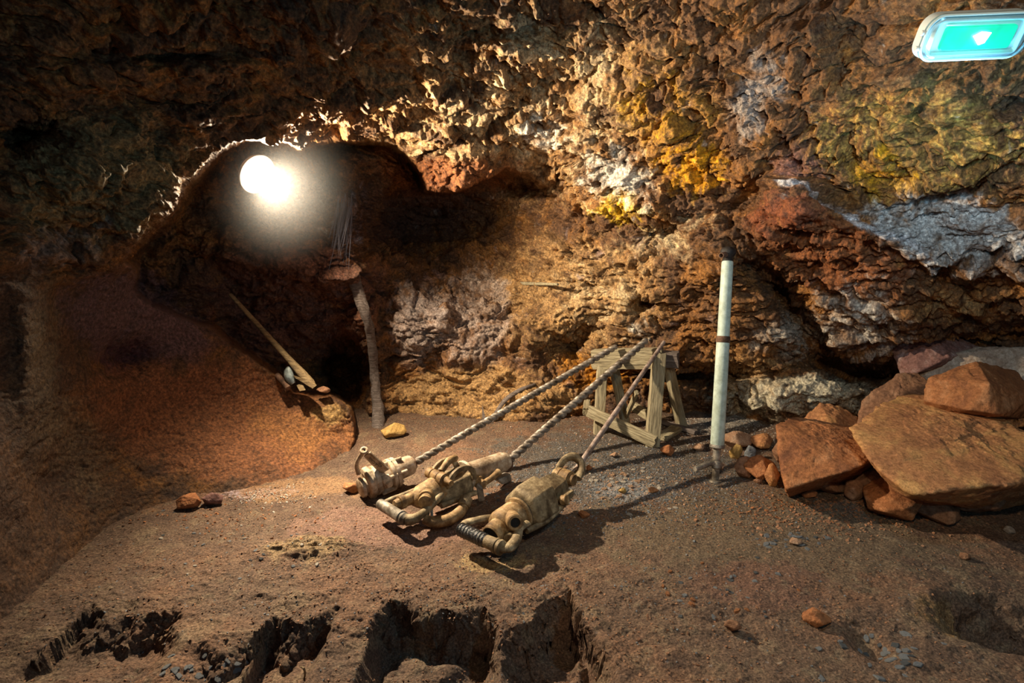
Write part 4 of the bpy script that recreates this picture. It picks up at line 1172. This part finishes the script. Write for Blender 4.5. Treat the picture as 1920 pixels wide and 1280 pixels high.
# ------------------------------------------------------------------ the pale metal prop
P0 = ground(1341, 902); P1 = V(1365, 473, 3.50)
Mp = frame(P0, P1, up=(0, -1, 0)); LP = (P1 - P0).length
pr = empty('mining_prop', Mp)
tag(pr, 'tall pale green cylindrical metal prop standing against the rock wall', 'prop')
def ly(Y): return LP * (902 - Y) / (902 - 473.0)
X_ = (1, 0, 0)
MB().lathe((ly(632), 0, 0), (9, 0, 0), [(0, .034), (.004, .0355), (ly(492) - ly(632), .0335), (ly(490) - ly(632) + .004, .028)], 40).build('upper_tube', M_POST, pr)
MB().lathe((ly(834), 0, 0), (9, 0, 0), [(0, .036), (.006, .040), (ly(640) - ly(834), .0375), (ly(634) - ly(834), .034)], 40).build('lower_tube', M_POST, pr)
MB().lathe((ly(643), 0, 0), (9, 0, 0), [(0, .037), (.003, .0405), (.036, .0405), (.039, .037)], 40).build('collar_band', M_RUST, pr, label='rusty iron band')
MB().lathe((ly(840), 0, 0), (9, 0, 0), [(0, .038), (.004, .044), (.014, .044), (.022, .040)], 40).build('bottom_collar', M_GREYST, pr)
MB().lathe((ly(900), 0, 0), (9, 0, 0), [(0, .016), (.01, .021), (ly(872) - ly(900), .021), (ly(870) - ly(900), .023), (ly(836) - ly(900), .022)], 28).build('piston_rod', M_GREYST, pr)
cy = ly(871)
MB().lathe((cy - .02, 0, 0), (9, 0, 0), [(0, .028), (.004, .033), (.04, .033), (.044, .028)], 24).build('clamp', M_GREYST, pr)
gl_ = V(1303, 879, 3.40); g2 = to_local(Mp, gl_)
clm = [c_ for c_ in pr.children if c_.name.startswith('clamp')][0]
MB().tube([(cy + .01, 0, 0), (cy + .008, (g2.y) * .3, g2.z * .3), tuple(g2)], [.020, .016, .015], 12, 4).build('clamp_lever', M_GREYST, pr)
MB().tube([(cy + .0, 0, 0), (cy - .01, -g2.y * .25, .02)], [.016, .018], 12, 1).build('clamp_bolt', M_RUST, pr)
MB().lathe((-.012, 0, 0), (9, 0, 0), [(0, .03), (.006, .036), (.016, .034), (.02, .022)], 20).build('foot', M_GREYST, pr)
tp = ly(490)
MB().lathe((tp, 0, 0), (9, 0, 0), [(0, .030), (.01, .032), (.02, .026), (.03, .034), (.045, .044), (.065, .044), (.08, .034), (.088, .015)], 32).build('top_cap', M_BLACK, pr, label='black rounded top fitting')
tl = to_local(Mp, V(1352, 479, 3.44))
MB().pipe((tp + .045, 0, 0), tuple(tl), .017, .012, 20).build('air_port', M_RUST, pr)

# ------------------------------------------------------------------ the trestle
def beamM(p0, p1, w0, h0, up=(0, 0, 1), jag=0.004, seed=1, cuts=10, w1=None, h1=None):
    """sawn timber between two points, slightly worn: returns MB in local frame and its matrix"""
    p0 = Vector(p0); p1 = Vector(p1); M = frame(p0, p1, up); L = (p1 - p0).length
    w1 = w1 or w0; h1 = h1 or h0
    rr = random.Random(seed); vs = []; fs = []
    per = []
    n = 4
    for e, (a, b) in enumerate(((-1, -1), (1, -1), (1, 1), (-1, 1))):
        a2, b2 = ((1, -1), (1, 1), (-1, 1), (-1, -1))[e]
        for k in range(n):
            t = k / n; x = a + (a2 - a) * t; y = b + (b2 - b) * t
            c = 0.93 if k == 0 else 1.0
            per.append((x * c, y * c))
    m = len(per)
    for j in range(cuts + 1):
        t = j / cuts
        for (a, b) in per:
            wv = (w0 + (w1 - w0) * t) / 2; hv = (h0 + (h1 - h0) * t) / 2
            e = jag * (2.2 if j in (0, cuts) else 1)
            vs.append(((L * t + (rr.uniform(-e, e) if j in (0, cuts) else 0)), a * wv + rr.uniform(-jag, jag) * .5, b * hv + rr.uniform(-jag, jag) * .5))
    for j in range(cuts):
        for k in range(m):
            k2 = (k + 1) % m
            fs.append((j * m + k, j * m + k2, (j + 1) * m + k2, (j + 1) * m + k))
    fs.append(tuple(range(m))[::-1]); fs.append(tuple(cuts * m + k for k in range(m)))
    mb = MB(); mb.add(vs, fs)
    return mb, M
gFL = ground(1122, 812); gFR = ground(1222, 836); gBL = ground(1174, 796); gBR = ground(1280, 800)
base_t = (gFL + gFR + gBL + gBR) / 4
tr_ = empty('wooden_trestle', base_t)
tag(tr_, 'old weathered wooden trestle carrying the ends of the drill rods by the wall', 'trestle')
def timber(name, p0, p1, wd, ht, mat, parent, seed, up=(0, 0, 1), **k):
    mb, M = beamM(p0, p1, wd, ht, up, seed=seed, **k)
    o = mb.build(name, mat, None, 0.002)
    if parent is None: o.matrix_world = M
    else:
        o.parent = parent; o.matrix_local = Matrix.Translation(-parent.location) @ M
    return o
def dd(p): return (p - Vector(CAMP)).dot(Vector(FV))
dFL, dFR, dBL, dBR = dd(gFL), dd(gFR), dd(gBL), dd(gBR)
timber('leg', gFL - Vector((0, 0, .02)), V(1130, 672, dFL + .06), .075, .06, M_WOOD, tr_, 1, up=(0, -1, 0))
timber('leg', gFR - Vector((0, 0, .02)), V(1236, 662, dFR + .08), .098, .07, M_WOOD, tr_, 2, up=(0, -1, 0), w1=.088)
timber('leg', gBL - Vector((0, 0, .02)), V(1148, 672, dFL + .10), .07, .045, M_WOOD, tr_, 3, up=(0.6, -1, 0))
timber('leg', gBR - Vector((0, 0, .02)), V(1250, 672, dFR + .17), .075, .05, M_WOOD, tr_, 4, up=(0.7, -1, 0))
bl = V(1113, 673, dFL + .09); br = V(1244, 671, dFR + .12)
timber('top_beam', bl, br, .10, .150, M_WOOD, tr_, 5, cuts=16)
timber('end_block', V(1236, 672, dFR + .15), V(1272, 674, dFR + .10), .10, .115, M_WOODD, tr_, 6)
timber('brace', V(1103, 770, dFL - .06), V(1229, 829, dFR - .06), .03, .088, M_WOOD, tr_, 7, cuts=14)
timber('brace', V(1182, 758, dBL - .02), V(1226, 786, dFR + .12), .03, .075, M_WOOD, tr_, 8)
timber('brace', V(1099, 772, dFL - .02), V(1101, 756, dFL + .12), .05, .06, M_WOOD, tr_, 9)
timber('brace', V(1174, 780, dBL - .02), V(1194, 735, dFR + .10), .025, .04, M_WOOD, tr_, 10)
for a, b, wd, ht, sd_, lb in (((1240, 826), (1268, 808), .09, .035, 11, 'short grey board lying on the ground behind the right trestle leg'),
                         ((1242, 796), (1306, 815), .05, .030, 12, 'thin dark lath lying on the ground right of the trestle')):
    g0 = ground(*a) + Vector((0, 0, ht / 2 + .004)); g1 = ground(*b) + Vector((0, 0, ht / 2 + .004))
    o = timber('plank', g0, g1, wd, ht, M_WOOD if sd_ == 11 else M_WOODD, None, sd_)
    tag(o, lb, 'plank')

# ------------------------------------------------------------------ broken pick on the clay ledge
h0 = V(432, 552, 4.10); h1 = V(588, 724, 3.93)
pk = empty('pickaxe', V(560, 730, 3.95))
tag(pk, 'old pick with a long wooden handle leaning in the dark recess on the ledge', 'pickaxe')
def loc(o, parent=pk):
    o.parent = parent; o.matrix_parent_inverse = Matrix.Translation(-parent.location); return o
def L_(t, off=(0, 0, 0)): return h0.lerp(h1, t) + Vector(off)
loc(MB().tube([L_(0), L_(.35), L_(.7), L_(.86), L_(.96), L_(1.0)], [.016, .019, .024, .034, .034, .018], 14, 6, 0.75).build('handle', M_WOODY))
loc(MB().hull([V(594, 722, 3.90), V(586, 728, 3.90), V(590, 718, 3.93), V(550, 703, 3.92), V(553, 708, 3.92), V(551, 705, 3.95)]).build('splinter', M_WOODY))
loc(MB().tube([V(548, 684, 4.0), V(541, 695, 3.97), V(543, 708, 3.95), V(550, 719, 3.95)], [.012, .030, .034, .018], 12, 5, 0.8).build('iron_head', M_PICKIRON, label='blue-grey iron head'))
loc(MB().cyl(V(519, 703, 3.99), V(541, 728, 3.93), .020, seg=16).build('head_socket', M_RUST))
loc(MB().hull([V(556, 722, 3.93), V(566, 718, 3.93), V(573, 731, 3.90), V(562, 733, 3.90), V(560, 720, 3.99), V(570, 728, 3.98), V(561, 733, 3.98)]).build('wedge', M_WOODY))

# ------------------------------------------------------------------ timbers and sticks against the back wall
gT = ground(707, 803)
dT = dd(gT)
mb = MB().tube([gT - Vector((0, 0, .05)), *[V(x_, y_, min(wall_d(x_, y_) - .04, dT + .25)) for x_, y_ in ((709, 770), (705, 730), (701, 690), (697, 640), (686, 590), (672, 550))], V(656, 505, wall_d(656, 505) + .06)],
               [.050, .046, .038, .034, .032, .036, .042, .050], 16, 10, 0.8)
rr = random.Random(4)
vv = np.array(mb.v); vv += (fbm(vv, 14.0, 4, 0.6, seed=5.0)[:, None]) * (vv - vv.mean(0)) * 0.0 + 0.016 * np.stack([fbm(vv * np.array([1, 1, .25]), 26.0, 3, seed=k) for k in (1., 2., 3.)], 1)
mb.v = [tuple(v) for v in vv]
o = mb.build('timber_prop', M_WOODD, at=tuple(gT))
tag(o, 'crooked dark timber prop standing between the recess and the back wall', 'timber')
o = MB().tube([V(976, 531, wall_d(976, 531) + .02), V(1008, 532, wall_d(990, 532) - .12), V(1046, 533, min(wall_d(1000, 533), wall_d(1046, 533)) - .18)], [.014, .014, .010], 10, 3).build('stick', M_WOOD, at=tuple(V(976, 531, 4.5)))
tag(o, 'thin pale stick jutting from the middle of the back wall', 'stick')
STICK = o
g = ground(922, 790)
o = MB().tube([g, V(945, 752, min(dd(g) + .02, wall_d(945, 752) - .03)), V(975, 731, min(dd(g) + .04, wall_d(975, 731) - .03)), V(1002, 720, wall_d(1002, 720) - .0)], [.020, .022, .020, .012], 10, 4, .7).build('stick', M_WOODD, at=tuple(g))
tag(o, 'thick dark charred stick leaning at the foot of the back wall', 'stick')
g = ground(908, 792)
o = MB().hull([g + Vector((-.015, 0, 0)), g + Vector((.02, 0, 0)), g + Vector((0, .02, 0)), V(904, 758, dd(g) + .03)]).build('stake', M_WOODD, at=tuple(g))
tag(o, 'small dark pointed stake left of the thick dark stick', 'stick')
g = ground(570, 1272)
o = MB().tube([g, V(572, 1262, dd(g) - .01), V(569, 1252, dd(g) - .02), V(563, 1250, dd(g) - .01)], [.003, .004, .004, .002], 8, 3).build('twig', M_WOODY, at=tuple(g))
tag(o, 'short yellow twig in the dirt at the bottom edge', 'twig')

# white mineral threads hanging in the recess
mb = MB(); rr = random.Random(9)
for k in range(80):
    x0 = rr.uniform(632, 662); xe = x0 + rr.uniform(-22, 4) ; y0 = rr.uniform(362, 400); y1 = y0 + rr.uniform(50, 110)
    dz_ = min(wall_d(x0, y0), wall_d(xe, y1)) - .03 + rr.uniform(-.03, .02)
    mb.tube([V(x0, y0, dz_ + .02), V(x0 * .6 + xe * .4 + rr.uniform(-3, 3), y0 * .5 + y1 * .5, dz_ - .01), V(xe, y1, dz_ + .05)], [.0014, .0015, .001], 5, 4)
m_, nt, bs = new_mat('mineral_threads'); bs.inputs['Base Color'].default_value = (0.12, 0.12, 0.15, 1); bs.inputs['Roughness'].default_value = 0.9
o = mb.build('hanging_threads', m_)
tag(o, 'pale hair-like threads hanging down the rock pillar right of the lamp', 'mineral threads', kind='stuff')

# ------------------------------------------------------------------ slate chips and pebbles
def chip_mesh(seed, elong=1.0, thick=0.16, blocky=False):
    rr = random.Random(seed); n = rr.randint(5, 8); pts = []
    for k in range(n):
        a = 2 * math.pi * (k + rr.uniform(-.3, .3)) / n; r = rr.uniform(.75, 1.1)
        for z in (-1, 1):
            t = thick * (rr.uniform(.6, 1.0))
            pts.append(Vector((math.cos(a) * r * elong * (1 - .15 * (z > 0)), math.sin(a) * r * (1 - .15 * (z > 0)), z * t)))
    mb = MB(); mb.hull(pts)
    return mb
CH = []
for k, (mt, th_) in enumerate([(S_SLATE, .15), (S_SLATE, .22), (S_SLATED, .16), (S_CHALK, .35), (S_PEACH, .5), (S_RUST, .5)]):
    o = chip_mesh(k + 30, 1.3, th_).build('stone_chip', mt, smooth=False)
    CH.append(o)
def view_ok(x, y):
    return True
rr = random.Random(77)
zones = [ # pixel centre, spread x, spread y (px), count, kinds, size, label, group
 ((1180, 905), 110, 42, 95, (0, 0, 1, 3, 4, 4, 3), (.007, .016), 'small pale stone chip in the pebble patch between the nearest drill and the prop', 'stone chips in the pale pebble patch'),
 ((1000, 915), 90, 55, 45, (0, 0, 1, 2), (.007, .014), 'small grey slate chip on the grit around the drill barrels', 'slate chips around the drills'),
 ((1480, 1015), 60, 22, 28, (0, 0, 1, 2), (.008, .018), 'flat grey slate chip in the small cluster in the middle of the floor', 'slate chips clustered mid-floor'),
 ((1330, 1110), 170, 60, 40, (0, 2, 2, 1, 5), (.006, .013), 'dark slate chip scattered on the right foreground dirt', 'chips scattered in the right foreground'),
 ((1680, 1225), 110, 45, 32, (0, 0, 1, 2), (.008, .018), 'bluish slate chip near the hollow at the bottom right corner', 'slate chips at the bottom right'),
 ((470, 1010), 170, 70, 36, (0, 1, 3, 2), (.005, .011), 'tiny grey chip lying on the reddish floor left of the drills', 'chips left of the drills'),
 ((400, 1250), 160, 22, 24, (0, 0, 1), (.007, .014), 'small grey chip on the lower ground at the bottom left', 'chips at the bottom left'),
]
used = set()
for (cx, cy), sx_, sy_, n, kinds, (s0, s1), lb, gp in zones:
    for k in range(n):
        X = rr.gauss(cx, sx_ * .55); Y = rr.gauss(cy, sy_ * .55)
        X = min(max(X, 8), 1910); Y = min(max(Y, 805), 1272)
        g = ground(X, Y)
        ki = rr.choice(kinds); src = CH[ki]
        if ki in used: o = src.copy(); COL.objects.link(o)
        else: o = src; used.add(ki)
        sz = rr.uniform(s0, s1)
        e = .02
        nx_ = -(gz(g.x + e, g.y) - gz(g.x - e, g.y)) / (2 * e); ny_ = -(gz(g.x, g.y + e) - gz(g.x, g.y - e)) / (2 * e)
        nv = Vector((max(min(nx_, .5), -.5), max(min(ny_, .5), -.5), 1)).normalized()
        qt = Vector((0, 0, 1)).rotation_difference(nv)
        o.rotation_mode = 'QUATERNION'
        o.rotation_quaternion = qt @ Matrix.Rotation(rr.random() * 6.28, 3, 'Z').to_quaternion() @ Matrix.Rotation(rr.uniform(-.25, .25), 3, 'X').to_quaternion()
        o.scale = (sz, sz, sz)
        o.location = g + nv * sz * .12
        tag(o, lb, 'stone', gp)

# loose grit too fine to count: one object
rs = np.random.RandomState(12)
base = [np.array(chip_mesh(60 + k, 1.2, .35).v) for k in range(12)]
basef = [chip_mesh(60 + k, 1.2, .35).f for k in range(12)]
GV, GF, GM = [], [], []; GN = [0]
bf = [np.array(f) for f in basef]
def grit(mi, n, cx, cy, sx_, sy_, s0, s1, seed, clampY=(790, 1275)):
    rs = np.random.RandomState(seed)
    X = rs.normal(cx, sx_, n); Y = np.clip(rs.normal(cy, sy_, n), *clampY)
    h = np.zeros(n)
    for _ in range(4):
        p = W3(X, Y, dplane(Y, h)); h = floor_z(p[:, 0], p[:, 1])
    p[:, 2] = h
    for k in range(n):
        if not (0 < X[k] < 1920) or (p[k] - CAMP) @ FV > wall_d(X[k], Y[k]) - 0.03: continue
        b = base[k % 12]; sz = rs.uniform(s0, s1); a = rs.rand() * 6.28
        ca, sa = math.cos(a), math.sin(a)
        GV.append(np.stack([b[:, 0] * ca - b[:, 1] * sa, b[:, 0] * sa + b[:, 1] * ca, b[:, 2] + rs.uniform(-.5, .5) * b[:, 0] + rs.uniform(-.5, .5) * b[:, 1]], 1) * np.array([rs.uniform(.5, 1.2), rs.uniform(.5, 1.2), rs.uniform(.6, 1.6)]) * sz + p[k] + np.array([0, 0, sz * .2]))
        GF.append(bf[k % 12] + GN[0]); GN[0] += len(b); GM.append(np.full(len(bf[k % 12]), mi))
grit(0, 3200, 1150, 895, 130, 42, .0025, .006, 1)
grit(1, 2400, 1250, 870, 190, 60, .0025, .006, 2)
grit(2, 900, 1200, 900, 90, 35, .003, .006, 3)
grit(3, 800, 1320, 810, 130, 22, .003, .007, 4, (785, 860))
grit(4, 4200, 900, 1080, 560, 110, .002, .006, 5)
grit(4, 900, 1560, 960, 150, 24, .002, .010, 6)
grit(5, 260, 1540, 955, 130, 18, .003, .009, 16)
grit(3, 300, 480, 925, 60, 14, .003, .008, 7, (890, 960))
grit(0, 900, 800, 1090, 480, 90, .002, .005, 8)
grit(4, 900, 850, 800, 120, 18, .002, .006, 9, (785, 860))
grit(5, 220, 430, 960, 120, 30, .003, .008, 10, (890, 1010))
gv = np_mesh('gravel', np.concatenate(GV), np.concatenate(GF), S_SLATE, smooth=False)
for mt in (S_SLATED, S_PEACH, S_CHALK, S_BROWN, S_RUST): gv.data.materials.append(mt)
gv.data.polygons.foreach_set('material_index', np.concatenate(GM).astype(np.int32))
tag(gv, 'fine slate, clay and pebble grit strewn over the whole cave floor', 'gravel', kind='stuff')

# ------------------------------------------------------------------ haze added to imitate lens glare around the lamp
m_ = bpy.data.materials.new('glare_haze'); m_.use_nodes = True; nt = m_.node_tree; nt.nodes.clear()
out = N(nt, 'ShaderNodeOutputMaterial'); vs_ = N(nt, 'ShaderNodeVolumeScatter')
tcn = N(nt, 'ShaderNodeTexCoord'); ln = N(nt, 'ShaderNodeVectorMath', operation='LENGTH')
nt.links.new(tcn.outputs['Object'], ln.inputs[0])
mr = N(nt, 'ShaderNodeMapRange', interpolation_type='SMOOTHERSTEP')
mr.inputs['From Min'].default_value = 0.0; mr.inputs['From Max'].default_value = 0.58
mr.inputs['To Min'].default_value = 0.065; mr.inputs['To Max'].default_value = 0.0
nt.links.new(ln.outputs['Value'], mr.inputs['Value']); nt.links.new(mr.outputs[0], vs_.inputs['Density'])
vs_.inputs['Anisotropy'].default_value = 0.0
nt.links.new(vs_.outputs[0], out.inputs['Volume'])
iv, ifc = ico(4)
hz = np_mesh('glare_haze', iv * 0.6, ifc, m_)
hz.location = LAMP + LAMP_DIR * 0.1
tag(hz, 'faint haze added for the lens glare around the bright lamp in the recess', 'haze', kind='stuff')
